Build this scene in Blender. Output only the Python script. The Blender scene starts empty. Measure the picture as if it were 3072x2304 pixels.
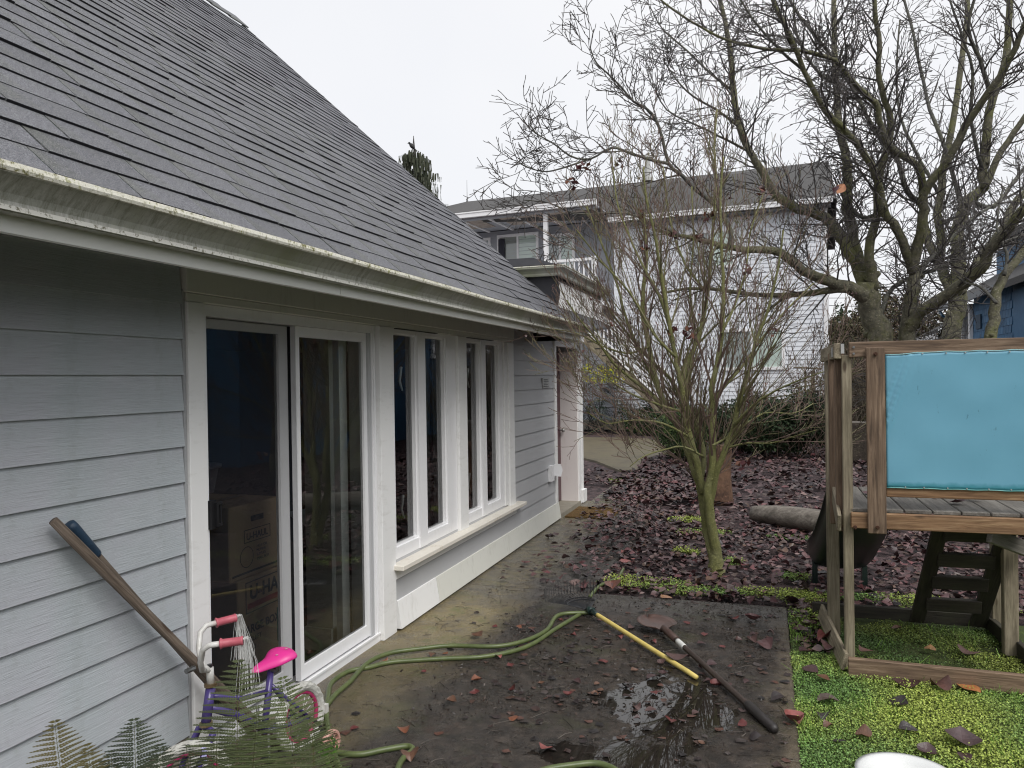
import bpy, bmesh, math, random
import numpy as np
from mathutils import Vector, Matrix, noise
random.seed(7); RNG=np.random.default_rng(7)
sc=bpy.context.scene; COL=sc.collection
V=Vector
# ------------------------------------------------------------------ camera
F_PX,CXP,CYP,CAMH=2320.,1536.,1152.,1.69
YAW,PIT,ROL=math.radians(18.1),math.radians(.35),math.radians(.86)
ROT=(Matrix.Rotation(YAW,3,'Z')@Matrix.Rotation(math.pi/2-PIT,3,'X')@Matrix.Rotation(-ROL,3,'Z'))
cam=bpy.data.cameras.new('camera'); cam.sensor_width=36; cam.lens=36*F_PX/3072; cam.clip_start=.05; cam.clip_end=3000
co=bpy.data.objects.new('camera',cam); COL.objects.link(co); co.matrix_world=Matrix.Translation((0,0,CAMH))@ROT.to_4x4(); sc.camera=co
EYE=V((0,0,CAMH))
def ray(x,y): return ROT@V(((x-CXP)/F_PX,-(y-CYP)/F_PX,-1.))
def G(x,y,z=0.): r=ray(x,y); return EYE+r*((z-CAMH)/r.z)      # point of the photograph on a level plane
def PX(x,y,X): r=ray(x,y); return EYE+r*(X/r.x)
def PY(x,y,Y): r=ray(x,y); return EYE+r*(Y/r.y)
def D(x,y,d): return EYE+ray(x,y)*d
# ------------------------------------------------------------------ world, sun, exposure
SUN_EL,SUN_AZ=math.radians(50),math.radians(132)     # azimuth from +Y towards +X
w=bpy.data.worlds.new('World'); sc.world=w; w.use_nodes=True; nt=w.node_tree; nt.nodes.clear()
sky=nt.nodes.new('ShaderNodeTexSky'); sky.sky_type='NISHITA'; sky.sun_disc=False; sky.sun_elevation=SUN_EL; sky.sun_rotation=SUN_AZ
sky.air_density=1; sky.dust_density=4
tc=nt.nodes.new('ShaderNodeTexCoord'); nz=nt.nodes.new('ShaderNodeTexNoise'); nz.inputs['Scale'].default_value=1.6; nz.inputs['Detail'].default_value=4
nt.links.new(tc.outputs['Generated'],nz.inputs['Vector'])
cr=nt.nodes.new('ShaderNodeValToRGB'); cr.color_ramp.elements[0].position=.3; cr.color_ramp.elements[1].position=.7
cr.color_ramp.elements[0].color=(.82,.84,.885,1); cr.color_ramp.elements[1].color=(.93,.93,.945,1)
nt.links.new(nz.outputs['Fac'],cr.inputs['Fac'])
vm=nt.nodes.new('ShaderNodeVectorMath'); vm.operation='SCALE'; vm.inputs['Scale'].default_value=6.75
nt.links.new(cr.outputs['Color'],vm.inputs[0])
mx=nt.nodes.new('ShaderNodeMixRGB'); mx.inputs['Fac'].default_value=.94
nt.links.new(sky.outputs[0],mx.inputs[1]); nt.links.new(vm.outputs[0],mx.inputs[2])
bg=nt.nodes.new('ShaderNodeBackground'); bg.inputs['Strength'].default_value=.1
nt.links.new(mx.outputs[0],bg.inputs['Color']); ow=nt.nodes.new('ShaderNodeOutputWorld'); nt.links.new(bg.outputs[0],ow.inputs['Surface'])
sl=bpy.data.lights.new('sun','SUN'); sl.energy=1.5; sl.angle=math.radians(34); sl.color=(1,.98,.95)
so=bpy.data.objects.new('sun',sl); COL.objects.link(so)
sd=V((math.sin(SUN_AZ)*math.cos(SUN_EL),math.cos(SUN_AZ)*math.cos(SUN_EL),math.sin(SUN_EL)))
so.rotation_euler=sd.to_track_quat('Z','Y').to_euler(); so.location=(6,-4,12)
vs=sc.view_settings; vs.view_transform='Standard'; vs.look='None'; vs.exposure=.66; vs.gamma=1; vs.use_curve_mapping=False
sc.render.engine='CYCLES'; sc.cycles.filter_width=1.12; sc.cycles.max_bounces=7; sc.cycles.diffuse_bounces=3; sc.cycles.glossy_bounces=3; sc.cycles.transmission_bounces=4; sc.cycles.transparent_max_bounces=8
# ------------------------------------------------------------------ materials
def srgb(r,g,b):
    f=lambda c:((c/255+.055)/1.055)**2.4 if c>10 else c/255/12.92
    return (f(r),f(g),f(b))
MATS={}
class NT:
    def __init__(s,name):
        s.m=bpy.data.materials.new(name); s.m.use_nodes=True; s.t=s.m.node_tree; s.t.nodes.clear()
        s.o=s.t.nodes.new('ShaderNodeOutputMaterial'); s.b=s.t.nodes.new('ShaderNodeBsdfPrincipled'); s.l(s.b.outputs[0],s.o.inputs['Surface'])
        s.c=s.t.nodes.new('ShaderNodeTexCoord'); MATS[name]=s.m
    def n(s,k,**kw):
        x=s.t.nodes.new(k)
        for a,v in kw.items():
            if a in x.inputs.keys(): x.inputs[a].default_value=v
            else: setattr(x,a,v)
        return x
    def l(s,a,b): s.t.links.new(a,b)
    def map(s,sc_=(1,1,1),coord='Object',src=None):
        m=s.n('ShaderNodeMapping'); m.inputs['Scale'].default_value=sc_; s.l(src or s.c.outputs[coord],m.inputs['Vector']); return m.outputs[0]
    def noise(s,scale,detail=5,rough=.6,vec=None,dist=0):
        x=s.n('ShaderNodeTexNoise'); x.inputs['Scale'].default_value=scale; x.inputs['Detail'].default_value=detail; x.inputs['Roughness'].default_value=rough; x.inputs['Distortion'].default_value=dist
        s.l(vec or s.c.outputs['Object'],x.inputs['Vector']); return x.outputs['Fac']
    def ramp(s,fac,stops):
        r=s.n('ShaderNodeValToRGB'); e=r.color_ramp.elements
        while len(e)<len(stops): e.new(.5)
        for i,(p,c) in enumerate(stops):
            e[i].position=p; e[i].color=(*c,1) if isinstance(c,tuple) else (c,c,c,1)
        s.l(fac,r.inputs['Fac']); return r.outputs['Color']
    def mix(s,a,b,f,mode='MIX'):
        x=s.n('ShaderNodeMixRGB',blend_type=mode)
        for v,i in ((f,0),(a,1),(b,2)):
            if hasattr(v,'links'): s.l(v,x.inputs[i])
            elif isinstance(v,(int,float)): x.inputs[i].default_value=v if i==0 else (v,v,v,1)
            else: x.inputs[i].default_value=(*v[:3],1)
        return x.outputs[0]
    def math(s,op,a,b=0.):
        x=s.n('ShaderNodeMath',operation=op)
        for v,i in ((a,0),(b,1)):
            if hasattr(v,'links'): s.l(v,x.inputs[i])
            else: x.inputs[i].default_value=v
        return x.outputs[0]
    def col(s,c):
        if hasattr(c,'links'): s.l(c,s.b.inputs['Base Color'])
        else: s.b.inputs['Base Color'].default_value=(*c,1)
    def rough(s,r):
        if hasattr(r,'links'): s.l(r,s.b.inputs['Roughness'])
        else: s.b.inputs['Roughness'].default_value=r
    def bump(s,h,strength=.3,dist=.01):
        b=s.n('ShaderNodeBump'); b.inputs['Strength'].default_value=strength; b.inputs['Distance'].default_value=dist; s.l(h,b.inputs['Height']); s.l(b.outputs[0],s.b.inputs['Normal'])
def simple(name,c1,c2=None,scale=8,rough=.6,bump=.15,bscale=None,stretch=(1,1,1),rnd=.0,metal=0,dist=.004,spec=.5):
    t=NT(name); c2=c2 or tuple(x*.8 for x in c1); v=t.map(stretch)
    f=t.noise(scale,6,.65,v); c=t.ramp(f,[(.3,c1),(.7,c2)])
    if rnd:
        oi=t.n('ShaderNodeObjectInfo'); k=t.math('MULTIPLY_ADD',oi.outputs['Random'],rnd); k.node.inputs[2].default_value=1-rnd/2
        c=t.mix(c,k,1.,'MULTIPLY')
    t.col(c); t.rough(rough); t.b.inputs['Metallic'].default_value=metal; t.b.inputs['Specular IOR Level'].default_value=spec
    if bump: t.bump(t.noise(bscale or scale*4,4,.6,v),bump,dist)
    return t.m
def vcol(name,rough=.6,bump=.2,bscale=60,trans=0,spec=.5,vary=.3,vscale=20):
    t=NT(name); a=t.n('ShaderNodeAttribute',attribute_name='Col')
    f=t.noise(vscale,4); k=t.ramp(f,[(.3,1-vary),(.7,1+vary)]) if vary<=0 else t.ramp(f,[(.3,(1-vary,)*3),(.7,(1.,)*3)])
    t.col(t.mix(a.outputs['Color'],k,1.,'MULTIPLY')); t.rough(rough); t.b.inputs['Specular IOR Level'].default_value=spec
    if bump: t.bump(t.noise(bscale,3),bump,.004)
    return t.m
# painted trim with faint dirt
def painted(name,c,dirt,amount=.5,rough=.45):
    t=NT(name); f=t.noise(3,8,.7); g=t.noise(30,5,.7,t.map((1,1,.25)))
    m=t.math('MULTIPLY',f,g); k=t.ramp(m,[(.28,(0,)*3),(.52,(amount,)*3)])
    t.col(t.mix(c,dirt,k)); t.rough(rough); t.bump(g,.08,.003); return t.m
WHITE=painted('white_paint',(.88,.88,.87),(.42,.40,.34),.45)
WHITE2=painted('white_vinyl',(.88,.88,.89),(.5,.48,.42),.3,.35)
CREAM=painted('cream_paint',(.74,.74,.68),(.36,.35,.28),.5)
SILL=painted('sill_paint',(.78,.74,.66),(.42,.33,.2),.9)
# fibre cement siding: horizontal grain, drip stains
t=NT('grey_siding_near'); oi=t.n('ShaderNodeObjectInfo'); v=t.map((1,1.4,42)); g=t.noise(6,5,.65,v,.6)
big=t.noise(1.5,5,.6); hue=t.ramp(big,[(.35,(.46,.51,.535)),(.5,(.50,.535,.565)),(.65,(.525,.53,.58))])
st=t.noise(4,5,.6,t.map((1,2.3,.6),'Generated')); 
stc=t.ramp(t.noise(2.1,6,.7,t.map((1,1.6,.8))),[(.56,(1,1,1)),(.72,(.82,.82,.78)),(.8,(.68,.66,.58))])
k=t.math('MULTIPLY_ADD',oi.outputs['Random'],.08); k.node.inputs[2].default_value=.96
c=t.mix(t.mix(hue,stc,1.,'MULTIPLY'),k,1.,'MULTIPLY'); c=t.mix(c,t.ramp(g,[(.3,(.86,)*3),(.7,(1.06,)*3)]),1.,'MULTIPLY')
t.col(c); t.rough(.62); t.bump(g,.55,.006); SIDING_N=t.m
t=NT('grey_siding_smooth'); c=t.ramp(t.noise(2,5),[(.3,(.455,.46,.47)),(.7,(.50,.505,.515))]); t.col(c); t.rough(.5); t.bump(t.noise(8,4,.6,t.map((1,1.4,20))),.12,.004); SIDING_S=t.m
# asphalt shingle
t=NT('asphalt_shingle'); oi=t.n('ShaderNodeObjectInfo'); g=t.noise(240,4,.9); h=t.noise(60,4,.85)
c=t.ramp(g,[(.34,(.030,.031,.036)),(.5,(.115,.117,.130)),(.66,(.30,.30,.32))]); c=t.mix(c,t.ramp(t.noise(3,4),[(.42,(1,1,1)),(.62,(.88,.90,.76))]),1.,'MULTIPLY')
c=t.mix(c,t.ramp(h,[(.35,(.72,)*3),(.65,(1.18,)*3)]),1.,'MULTIPLY')
k=t.math('MULTIPLY_ADD',oi.outputs['Random'],.22); k.node.inputs[2].default_value=.9
at=t.n('ShaderNodeAttribute',attribute_name='Col'); c=t.mix(c,k,1.,'MULTIPLY')
t.col(c); t.rough(.75); t.bump(t.noise(500,3),.5,.003); SHINGLE=t.m
t=NT('asphalt_shingle_mass'); g=t.noise(200,4,.9); c=t.ramp(g,[(.34,(.040,.041,.046)),(.5,(.115,.117,.130)),(.66,(.26,.26,.28))])
at=t.n('ShaderNodeAttribute',attribute_name='Col'); c=t.mix(c,at.outputs['Color'],1.,'MULTIPLY'); t.col(c); t.rough(.75); t.bump(t.noise(500,3),.5,.003); SHINGLE_M=t.m
# gutter: grey streaks
t=NT('stained_gutter'); v=t.map((2.5,9,2.5)); s=t.noise(4,9,.85,v,.4); b=t.noise(2.2,4)
c=t.ramp(s,[(.28,(.13,.135,.09)),(.42,(.30,.30,.25)),(.58,(.50,.50,.46)),(.75,(.58,.58,.55))]); c=t.mix(c,(.20,.22,.10),t.ramp(t.math('MULTIPLY',b,s),[(.22,(0,)*3),(.36,(.7,)*3)]))
t.col(c); t.rough(.5); t.bump(s,.15,.003); GUT=t.m
t=NT('mossy_gutter_lip'); s=t.noise(30,6,.75); c=t.ramp(s,[(.3,(.06,.055,.03)),(.40,(.20,.19,.07)),(.46,(.62,.60,.50)),(.56,(.74,.72,.64)),(.62,(.30,.30,.10)),(.72,(.14,.13,.07))]); c=t.mix(c,(.75,.74,.68),t.ramp(t.noise(3,4),[(.45,(0,)*3),(.7,(.6,)*3)])); t.col(c); t.rough(.8); t.bump(s,.8,.006); LIP=t.m
t=NT('speckled_gutter_bead'); s=t.noise(60,4,.8); t.col(t.ramp(s,[(.36,(.16,.15,.10)),(.46,(.66,.65,.60))])); t.rough(.5); BEAD=t.m
t=NT('peeling_fascia'); s=t.noise(5,7,.75,t.map((1,1.6,26))); f=t.ramp(s,[(.64,(0,)*3),(.66,(1,)*3)])
z=t.n('ShaderNodeSeparateXYZ'); t.l(t.c.outputs['Object'],z.inputs[0]); gate=t.ramp(t.math('MULTIPLY_ADD',z.outputs['Y'],-.35),[(.2,(0,)*3),(.6,(1,)*3)])
t.col(t.mix((.82,.82,.78),(.11,.10,.085),t.math('MULTIPLY',f,gate))); t.rough(.55); t.bump(t.noise(8,5,.7,t.map((1,1,30))),.15,.003); FASCIA=t.m
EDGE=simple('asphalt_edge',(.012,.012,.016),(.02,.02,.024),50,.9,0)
# woods
def wood(name,a,b,c3,rough=.75,grain=30,rnd=.25,green=0):
    t=NT(name); oi=t.n('ShaderNodeObjectInfo'); ad=t.n('ShaderNodeVectorMath',operation='ADD'); t.l(t.c.outputs['Object'],ad.inputs[0])
    cb=t.n('ShaderNodeCombineXYZ'); rr=t.math('MULTIPLY',oi.outputs['Random'],37.); 
    for i in (0,1,2): t.l(rr,cb.inputs[i])
    t.l(cb.outputs[0],ad.inputs[1]); v=t.map((1.6,grain,grain),src=ad.outputs[0]); g=t.noise(1.6,7,.68,v,1.2); h=t.noise(2.5,4,.6,t.map((1.2,5,5),src=ad.outputs[0]))
    c=t.ramp(g,[(.28,a),(.5,b),(.72,c3)]); c=t.mix(c,t.ramp(h,[(.3,(.65,.62,.6)),(.65,(1.12,1.1,1.08))]),1.,'MULTIPLY')
    kn=t.n('ShaderNodeTexVoronoi'); kn.inputs['Scale'].default_value=2.2; t.l(t.map((1.,3,3),src=ad.outputs[0]),kn.inputs['Vector']); c=t.mix(c,(.05,.028,.016),t.ramp(kn.outputs['Distance'],[(.06,(.85,)*3),(.10,(0,)*3)]))
    if green: c=t.mix(c,(.07,.085,.03),t.ramp(t.noise(3,5,.7),[(.45,(0,)*3),(.7,(green,)*3)]))
    k=t.math('MULTIPLY_ADD',oi.outputs['Random'],rnd); k.node.inputs[2].default_value=1-rnd/2; c=t.mix(c,k,1.,'MULTIPLY')
    t.col(c); t.rough(rough); t.bump(g,.6,.004); return t.m
CEDAR=wood('weathered_cedar',(.060,.038,.026),(.185,.125,.082),(.34,.25,.175))
CEDAR_O=wood('orange_cedar',(.085,.042,.020),(.25,.145,.075),(.40,.27,.155))
CEDAR_G=wood('grey_green_cedar',(.085,.072,.048),(.24,.205,.145),(.38,.34,.25),green=.25)
CEDAR_D=wood('dark_wet_wood',(.015,.013,.010),(.036,.031,.023),(.062,.054,.038),green=.3)
DECK=wood('grey_deck_board',(.075,.070,.060),(.16,.152,.135),(.24,.225,.205),.6)
HANDLE=wood('grey_handle_wood',(.05,.038,.028),(.14,.11,.085),(.24,.20,.165),grain=40)
LOGW=wood('grey_log_wood',(.09,.08,.068),(.20,.18,.155),(.32,.295,.26),grain=14,rnd=.1)
def bark(name,a,b,moss,mfac,scale=14,lo=.42,hi=.6):
    t=NT(name); f=t.noise(scale,7,.75); c=t.ramp(f,[(.3,a),(.68,b)]); m=t.ramp(t.noise(2.2,7,.8),[(lo,(0,)*3),(hi,(mfac,)*3)]); c=t.mix(c,moss,m)
    sp_=t.n('ShaderNodeTexVoronoi'); sp_.inputs['Scale'].default_value=scale*1.3; t.l(t.map((1,1,1.6)),sp_.inputs['Vector']); c=t.mix(c,tuple(min(1,x*1.9+.04) for x in b),t.ramp(sp_.outputs['Distance'],[(.13,(.55,)*3),(.20,(0,)*3)])); c=t.mix(c,tuple(x*.5 for x in a),t.ramp(t.noise(scale*.8,6,.8,t.map((.6,.6,5))),[(.60,(0,)*3),(.68,(.75,)*3)]))
    t.col(c); t.rough(.85); t.bump(t.noise(scale*2.5,6,.75),1.,.03); return t.m
BARK_M=bark('green_maple_bark',(.15,.155,.05),(.29,.29,.10),(.42,.41,.24),.45,30)
TWIG_M=simple('reddish_twig_bark',(.10,.062,.052),(.17,.12,.09),6,.7,0)
TWIG_M2=simple('olive_twig_bark',(.10,.10,.04),(.16,.14,.07),6,.7,0)
BARK_T=bark('mossy_old_bark',(.040,.038,.028),(.23,.215,.15),(.15,.16,.04),.8,16,.46,.64)
BARK_L=bark('lichen_limb_bark',(.045,.044,.040),(.17,.165,.145),(.22,.22,.12),.5,20,.48,.68)
TWIG_T=simple('dark_twig_bark',(.040,.036,.034),(.085,.075,.07),5,.8,0)
# ground
t=NT('soil'); f=t.noise(9,8,.75); vo=t.n('ShaderNodeTexVoronoi'); vo.inputs['Scale'].default_value=17; t.l(t.c.outputs['Object'],vo.inputs['Vector']); sx_=t.n('ShaderNodeSeparateXYZ'); t.l(vo.outputs['Color'],sx_.inputs[0]); t.col(t.mix(t.ramp(sx_.outputs['X'],[(.2,(.030,.019,.020)),(.5,(.075,.045,.048)),(.8,(.13,.085,.085))]),t.ramp(f,[(.35,(.5,)*3),(.7,(1.2,)*3)]),1.,'MULTIPLY')); t.rough(.85); t.bump(t.noise(30,6,.7),.8,.03); SOIL=t.m
t=NT('wet_patio'); g1=t.noise(1.1,7,.68); g2=t.noise(9,9,.82); g3=t.noise(45,6,.85)
c=t.ramp(g2,[(.30,(.012,.010,.008)),(.45,(.030,.024,.019)),(.56,(.060,.047,.037)),(.70,(.15,.12,.095))])
c=t.mix(c,(.06,.062,.024),t.ramp(t.noise(2.4,6,.7,t.map((1,1,1))),[(.53,(0,)*3),(.68,(.65,)*3)])); c=t.mix(c,(.075,.042,.026),t.ramp(t.noise(4.2,8,.8),[(.55,(0,)*3),(.66,(.6,)*3)]))
sp=t.n('ShaderNodeSeparateXYZ'); t.l(t.c.outputs['Object'],sp.inputs[0])
c=t.mix(c,(.02,.016,.014),t.ramp(g3,[(.58,(0,)*3),(.66,(.7,)*3)]))
# clean dry-ish concrete next to the house wall and at the right-hand edge
wx=t.math('MULTIPLY_ADD',g1,.7); t.l(sp.outputs['X'],wx.node.inputs[2])
near=t.ramp(t.math('MULTIPLY_ADD',wx,1.),[(0,(0,)*3),(1,(1,)*3)])
def band(val,a,b): 
    m=t.n('ShaderNodeMapRange'); m.inputs['From Min'].default_value=a; m.inputs['From Max'].default_value=b; t.l(val,m.inputs['Value']); return m.outputs[0]
wall=band(wx,-1.35,-1.62)
yb=band(sp.outputs['Y'],4.0,5.2)
tan=t.ramp(t.noise(4,6,.7),[(.35,(.17,.145,.10)),(.52,(.27,.215,.11)),(.66,(.17,.17,.065))])
c=t.mix(c,tan,t.math('MULTIPLY',wall,t.math('MULTIPLY_ADD',yb,.75)))
edge=t.math('MULTIPLY',band(wx,.34,.46),t.ramp(g2,[(.3,(.3,)*3),(.6,(1,)*3)])); c=t.mix(c,(.17,.135,.095),edge)
c=t.mix(c,(.11,.102,.094),t.math('MULTIPLY',band(t.math('ADD',sp.outputs['Y'],g1),5.9,6.25),t.ramp(g2,[(.35,(.2,)*3),(.6,(.85,)*3)])))
# expansion joints
t.col(c)
wet=t.ramp(t.noise(2.6,7,.7),[(.38,(.45,)*3),(.58,(.14,)*3)])
def sub(vec,loc,scl):
    m=t.n('ShaderNodeMapping'); m.inputs['Location'].default_value=(-loc[0]*scl[0],-loc[1]*scl[1],0); m.inputs['Scale'].default_value=scl; t.l(vec,m.inputs['Vector']); return m.outputs[0]
gd=t.n('ShaderNodeTexGradient',gradient_type='SPHERICAL'); t.l(sub(t.c.outputs['Object'],(-.52,4.02),(1.35,1.1,0)),gd.inputs[0])
gd2=t.n('ShaderNodeTexGradient',gradient_type='SPHERICAL'); t.l(sub(t.c.outputs['Object'],(-.62,3.36),(1.2,1.6,0)),gd2.inputs[0])
pn=t.noise(3.4,7,.72); pud=t.math('ADD',t.math('MAXIMUM',gd.outputs['Fac'],t.math('MULTIPLY',gd2.outputs['Fac'],.85)),t.math('MULTIPLY_ADD',pn,1.5)); pud.node.inputs[1].links[0].from_node.inputs[2].default_value=-.75
pm=t.ramp(pud,[(.50,(0,)*3),(.56,(1,)*3)])
t.rough(t.mix(wet,.02,pm)); c2=t.mix(c,(.012,.011,.010),t.math('MULTIPLY',pm,.75)); t.col(c2)
h=t.mix(t.mix(t.noise(28,9,.85),t.noise(7,4,.6),.35),.5,pm); t.bump(h,.95,.022); t.b.inputs['Specular IOR Level'].default_value=.6; PATIO=t.m
t=NT('tan_path'); f=t.noise(2.5,7,.7); t.col(t.ramp(f,[(.3,(.085,.072,.05)),(.55,(.14,.118,.075)),(.7,(.10,.10,.05))])); t.rough(.6); t.bump(t.noise(30,5),.4,.01); PATH=t.m
CONC=simple('grey_concrete',(.24,.22,.18),(.34,.31,.25),9,.7,.4)
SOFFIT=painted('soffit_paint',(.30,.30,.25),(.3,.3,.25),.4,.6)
MEMB=simple('black_membrane',(.014,.014,.018),(.03,.03,.036),5,.5,.3)
MAROON=simple('maroon_door',(.075,.018,.028),(.06,.014,.022),3,.35,.05)
METAL=simple('dull_metal',(.30,.30,.30),(.18,.18,.17),30,.35,.2,metal=.9)
STEEL=simple('zinc_plate',(.55,.55,.54),(.40,.40,.38),20,.4,.1,metal=.4)
RUSTB=simple('rusty_bolt',(.10,.04,.02),(.05,.025,.015),60,.7,.4,metal=.3)
BLACKP=simple('black_plastic',(.012,.012,.014),(.02,.02,.022),20,.35,.05)
# glass
def glass(name,tint,refl=.0,dark=.0):
    t=NT(name); t.t.nodes.remove(t.b); tr=t.n('ShaderNodeBsdfTransparent'); tr.inputs[0].default_value=(*tint,1); gl=t.n('ShaderNodeBsdfGlossy'); gl.inputs['Roughness'].default_value=.004; gl.inputs[0].default_value=(1,1,1,1)
    fr=t.n('ShaderNodeFresnel'); fr.inputs['IOR'].default_value=1.5; m=t.n('ShaderNodeMixShader'); f=t.math('MULTIPLY_ADD',fr.outputs[0],1.25); f.node.inputs[2].default_value=.03; f.node.use_clamp=True
    t.l(f,m.inputs[0]); t.l(tr.outputs[0],m.inputs[1]); t.l(gl.outputs[0],m.inputs[2]); t.l(m.outputs[0],t.o.inputs['Surface'])
    b=t.n('ShaderNodeBump'); b.inputs['Strength'].default_value=.012; b.inputs['Distance'].default_value=.02; t.l(t.noise(1.1,1),b.inputs['Height']); t.l(b.outputs[0],gl.inputs['Normal']); return t.m
GLASS=glass('window_glass',(.86,.9,.88))
t=NT('insect_screen'); t.t.nodes.remove(t.b); tr=t.n('ShaderNodeBsdfTransparent'); df=t.n('ShaderNodeBsdfDiffuse'); df.inputs[0].default_value=(.035,.037,.045,1); m=t.n('ShaderNodeMixShader'); m.inputs[0].default_value=.30
t.l(tr.outputs[0],m.inputs[1]); t.l(df.outputs[0],m.inputs[2]); t.l(m.outputs[0],t.o.inputs['Surface']); SCREEN=t.m
t=NT('clear_streamer'); t.col((.75,.76,.74)); t.rough(.12); t.b.inputs['Alpha'].default_value=.45; t.b.inputs['Specular IOR Level'].default_value=1; STREAM=t.m
LEAFV=vcol('fallen_leaf',.42,.4,90,spec=.55,vary=.35,vscale=35)
GRASSV=vcol('grass_blade',.5,0,spec=.3,vary=.25,vscale=6)
FOLV=vcol('foliage',.6,0,spec=.2,vary=.2,vscale=8)
PAINTV=vcol('coloured_paint',.35,.05,40,spec=.5,vary=.08)
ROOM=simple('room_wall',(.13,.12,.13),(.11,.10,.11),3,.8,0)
CARD=simple('cardboard',(.48,.34,.21),(.43,.30,.18),6,.8,.1)
INKD=simple('black_print',(.02,.02,.02),(.03,.03,.03),6,.8,0)
INKR=simple('red_print',(.35,.04,.02),(.3,.04,.02),6,.8,0)
INKG=simple('green_print',(.02,.12,.08),(.02,.10,.07),6,.8,0)
YEL=simple('yellow_plastic',(.62,.45,.02),(.55,.4,.02),6,.5,0)
YELH=simple('yellow_fibreglass',(.74,.60,.19),(.62,.47,.13),14,.45,.2,stretch=(1,1,1))
PINK=simple('hot_pink',(.75,.045,.30),(.68,.04,.26),4,.3,.03)
PINKP=simple('dusty_pink_rubber',(.55,.13,.17),(.42,.09,.12),20,.5,.2)
ROSE=simple('pale_pink_plastic',(.62,.36,.30),(.5,.28,.22),14,.55,.1)
MAG=simple('magenta_rim',(.45,.03,.14),(.34,.03,.10),8,.35,.05)
PURP=simple('purple_paint',(.075,.055,.20),(.055,.04,.15),10,.25,.05)
TYREW=simple('white_tyre',(.66,.66,.62),(.38,.37,.33),40,.7,.9,dist=.006)
WPAINT=simple('white_bike_paint',(.7,.7,.68),(.5,.48,.44),20,.35,.1)
NAVY=simple('navy_grip',(.02,.05,.09),(.015,.035,.065),30,.5,.3)
HOSEM=simple('green_hose',(.125,.155,.055),(.075,.10,.036),18,.38,.25)
TARP=None
t=NT('teal_tarp'); f=t.noise(2,5,.6); sp2=t.n('ShaderNodeSeparateXYZ'); t.l(t.c.outputs['Object'],sp2.inputs[0])
c=t.ramp(f,[(.3,(.135,.355,.48)),(.7,(.16,.40,.53))]); sk=t.noise(30,4,.75,t.map((1,1,.3))); c=t.mix(c,(.035,.12,.17),t.ramp(sk,[(.655,(0,)*3),(.69,(.45,)*3)]))
lo=t.n('ShaderNodeMapRange'); lo.inputs['From Min'].default_value=-.315; lo.inputs['From Max'].default_value=-.335; t.l(t.math('MULTIPLY_ADD',t.noise(20,3,.6),.03),lo.inputs['Value'])
q=lo.inputs['Value'].links[0].from_node; t.l(sp2.outputs['Z'],q.inputs[2]); c=t.mix(c,(.03,.22,.27),t.math('MULTIPLY',lo.outputs[0],.8))
t.col(c); t.rough(.42); t.bump(t.noise(120,3),.1,.002); TARP=t.m
SLIDE=simple('dark_green_plastic',(.010,.022,.018),(.016,.03,.024),8,.35,.1)
WVINYL=simple('white_lap_siding',(.72,.745,.79),(.77,.79,.83),3,.5,.1,rnd=.03)
SHADE_VINYL=simple('shade_grey_lap_siding',(.34,.355,.39),(.38,.395,.43),3,.5,.1,rnd=.05)  # grey holds the shade under the balcony roof, painted into the siding colour
FARROOF=simple('old_dark_shingle',(.05,.05,.053),(.095,.09,.085),40,.9,.6,stretch=(.4,.4,3))
BLUE=simple('blue_shingle_siding',(.035,.12,.24),(.05,.15,.28),9,.6,.3,rnd=.35)
PALEB=simple('pale_blue_siding',(.16,.22,.33),(.2,.26,.37),4,.6,.1)
BLIND=simple('window_blind',(.78,.84,.80),(.70,.77,.73),2,.6,0,stretch=(1,1,30))
BLINDG=simple('shaded_blind',(.52,.54,.55),(.46,.48,.49),2,.6,0,stretch=(1,1,30))
BUCK=simple('white_plastic',(.72,.73,.72),(.66,.67,.66),6,.35,.05)
DARKW=simple('dark_timber',(.02,.017,.014),(.04,.034,.028),10,.8,.4)
SKYLT=simple('rusty_ceiling_panel',(.30,.22,.17),(.50,.46,.42),5,.7,.1)
CURT=simple('pale_curtain',(.42,.42,.41),(.36,.36,.35),2,.8,.1,stretch=(1,12,1))
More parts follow.
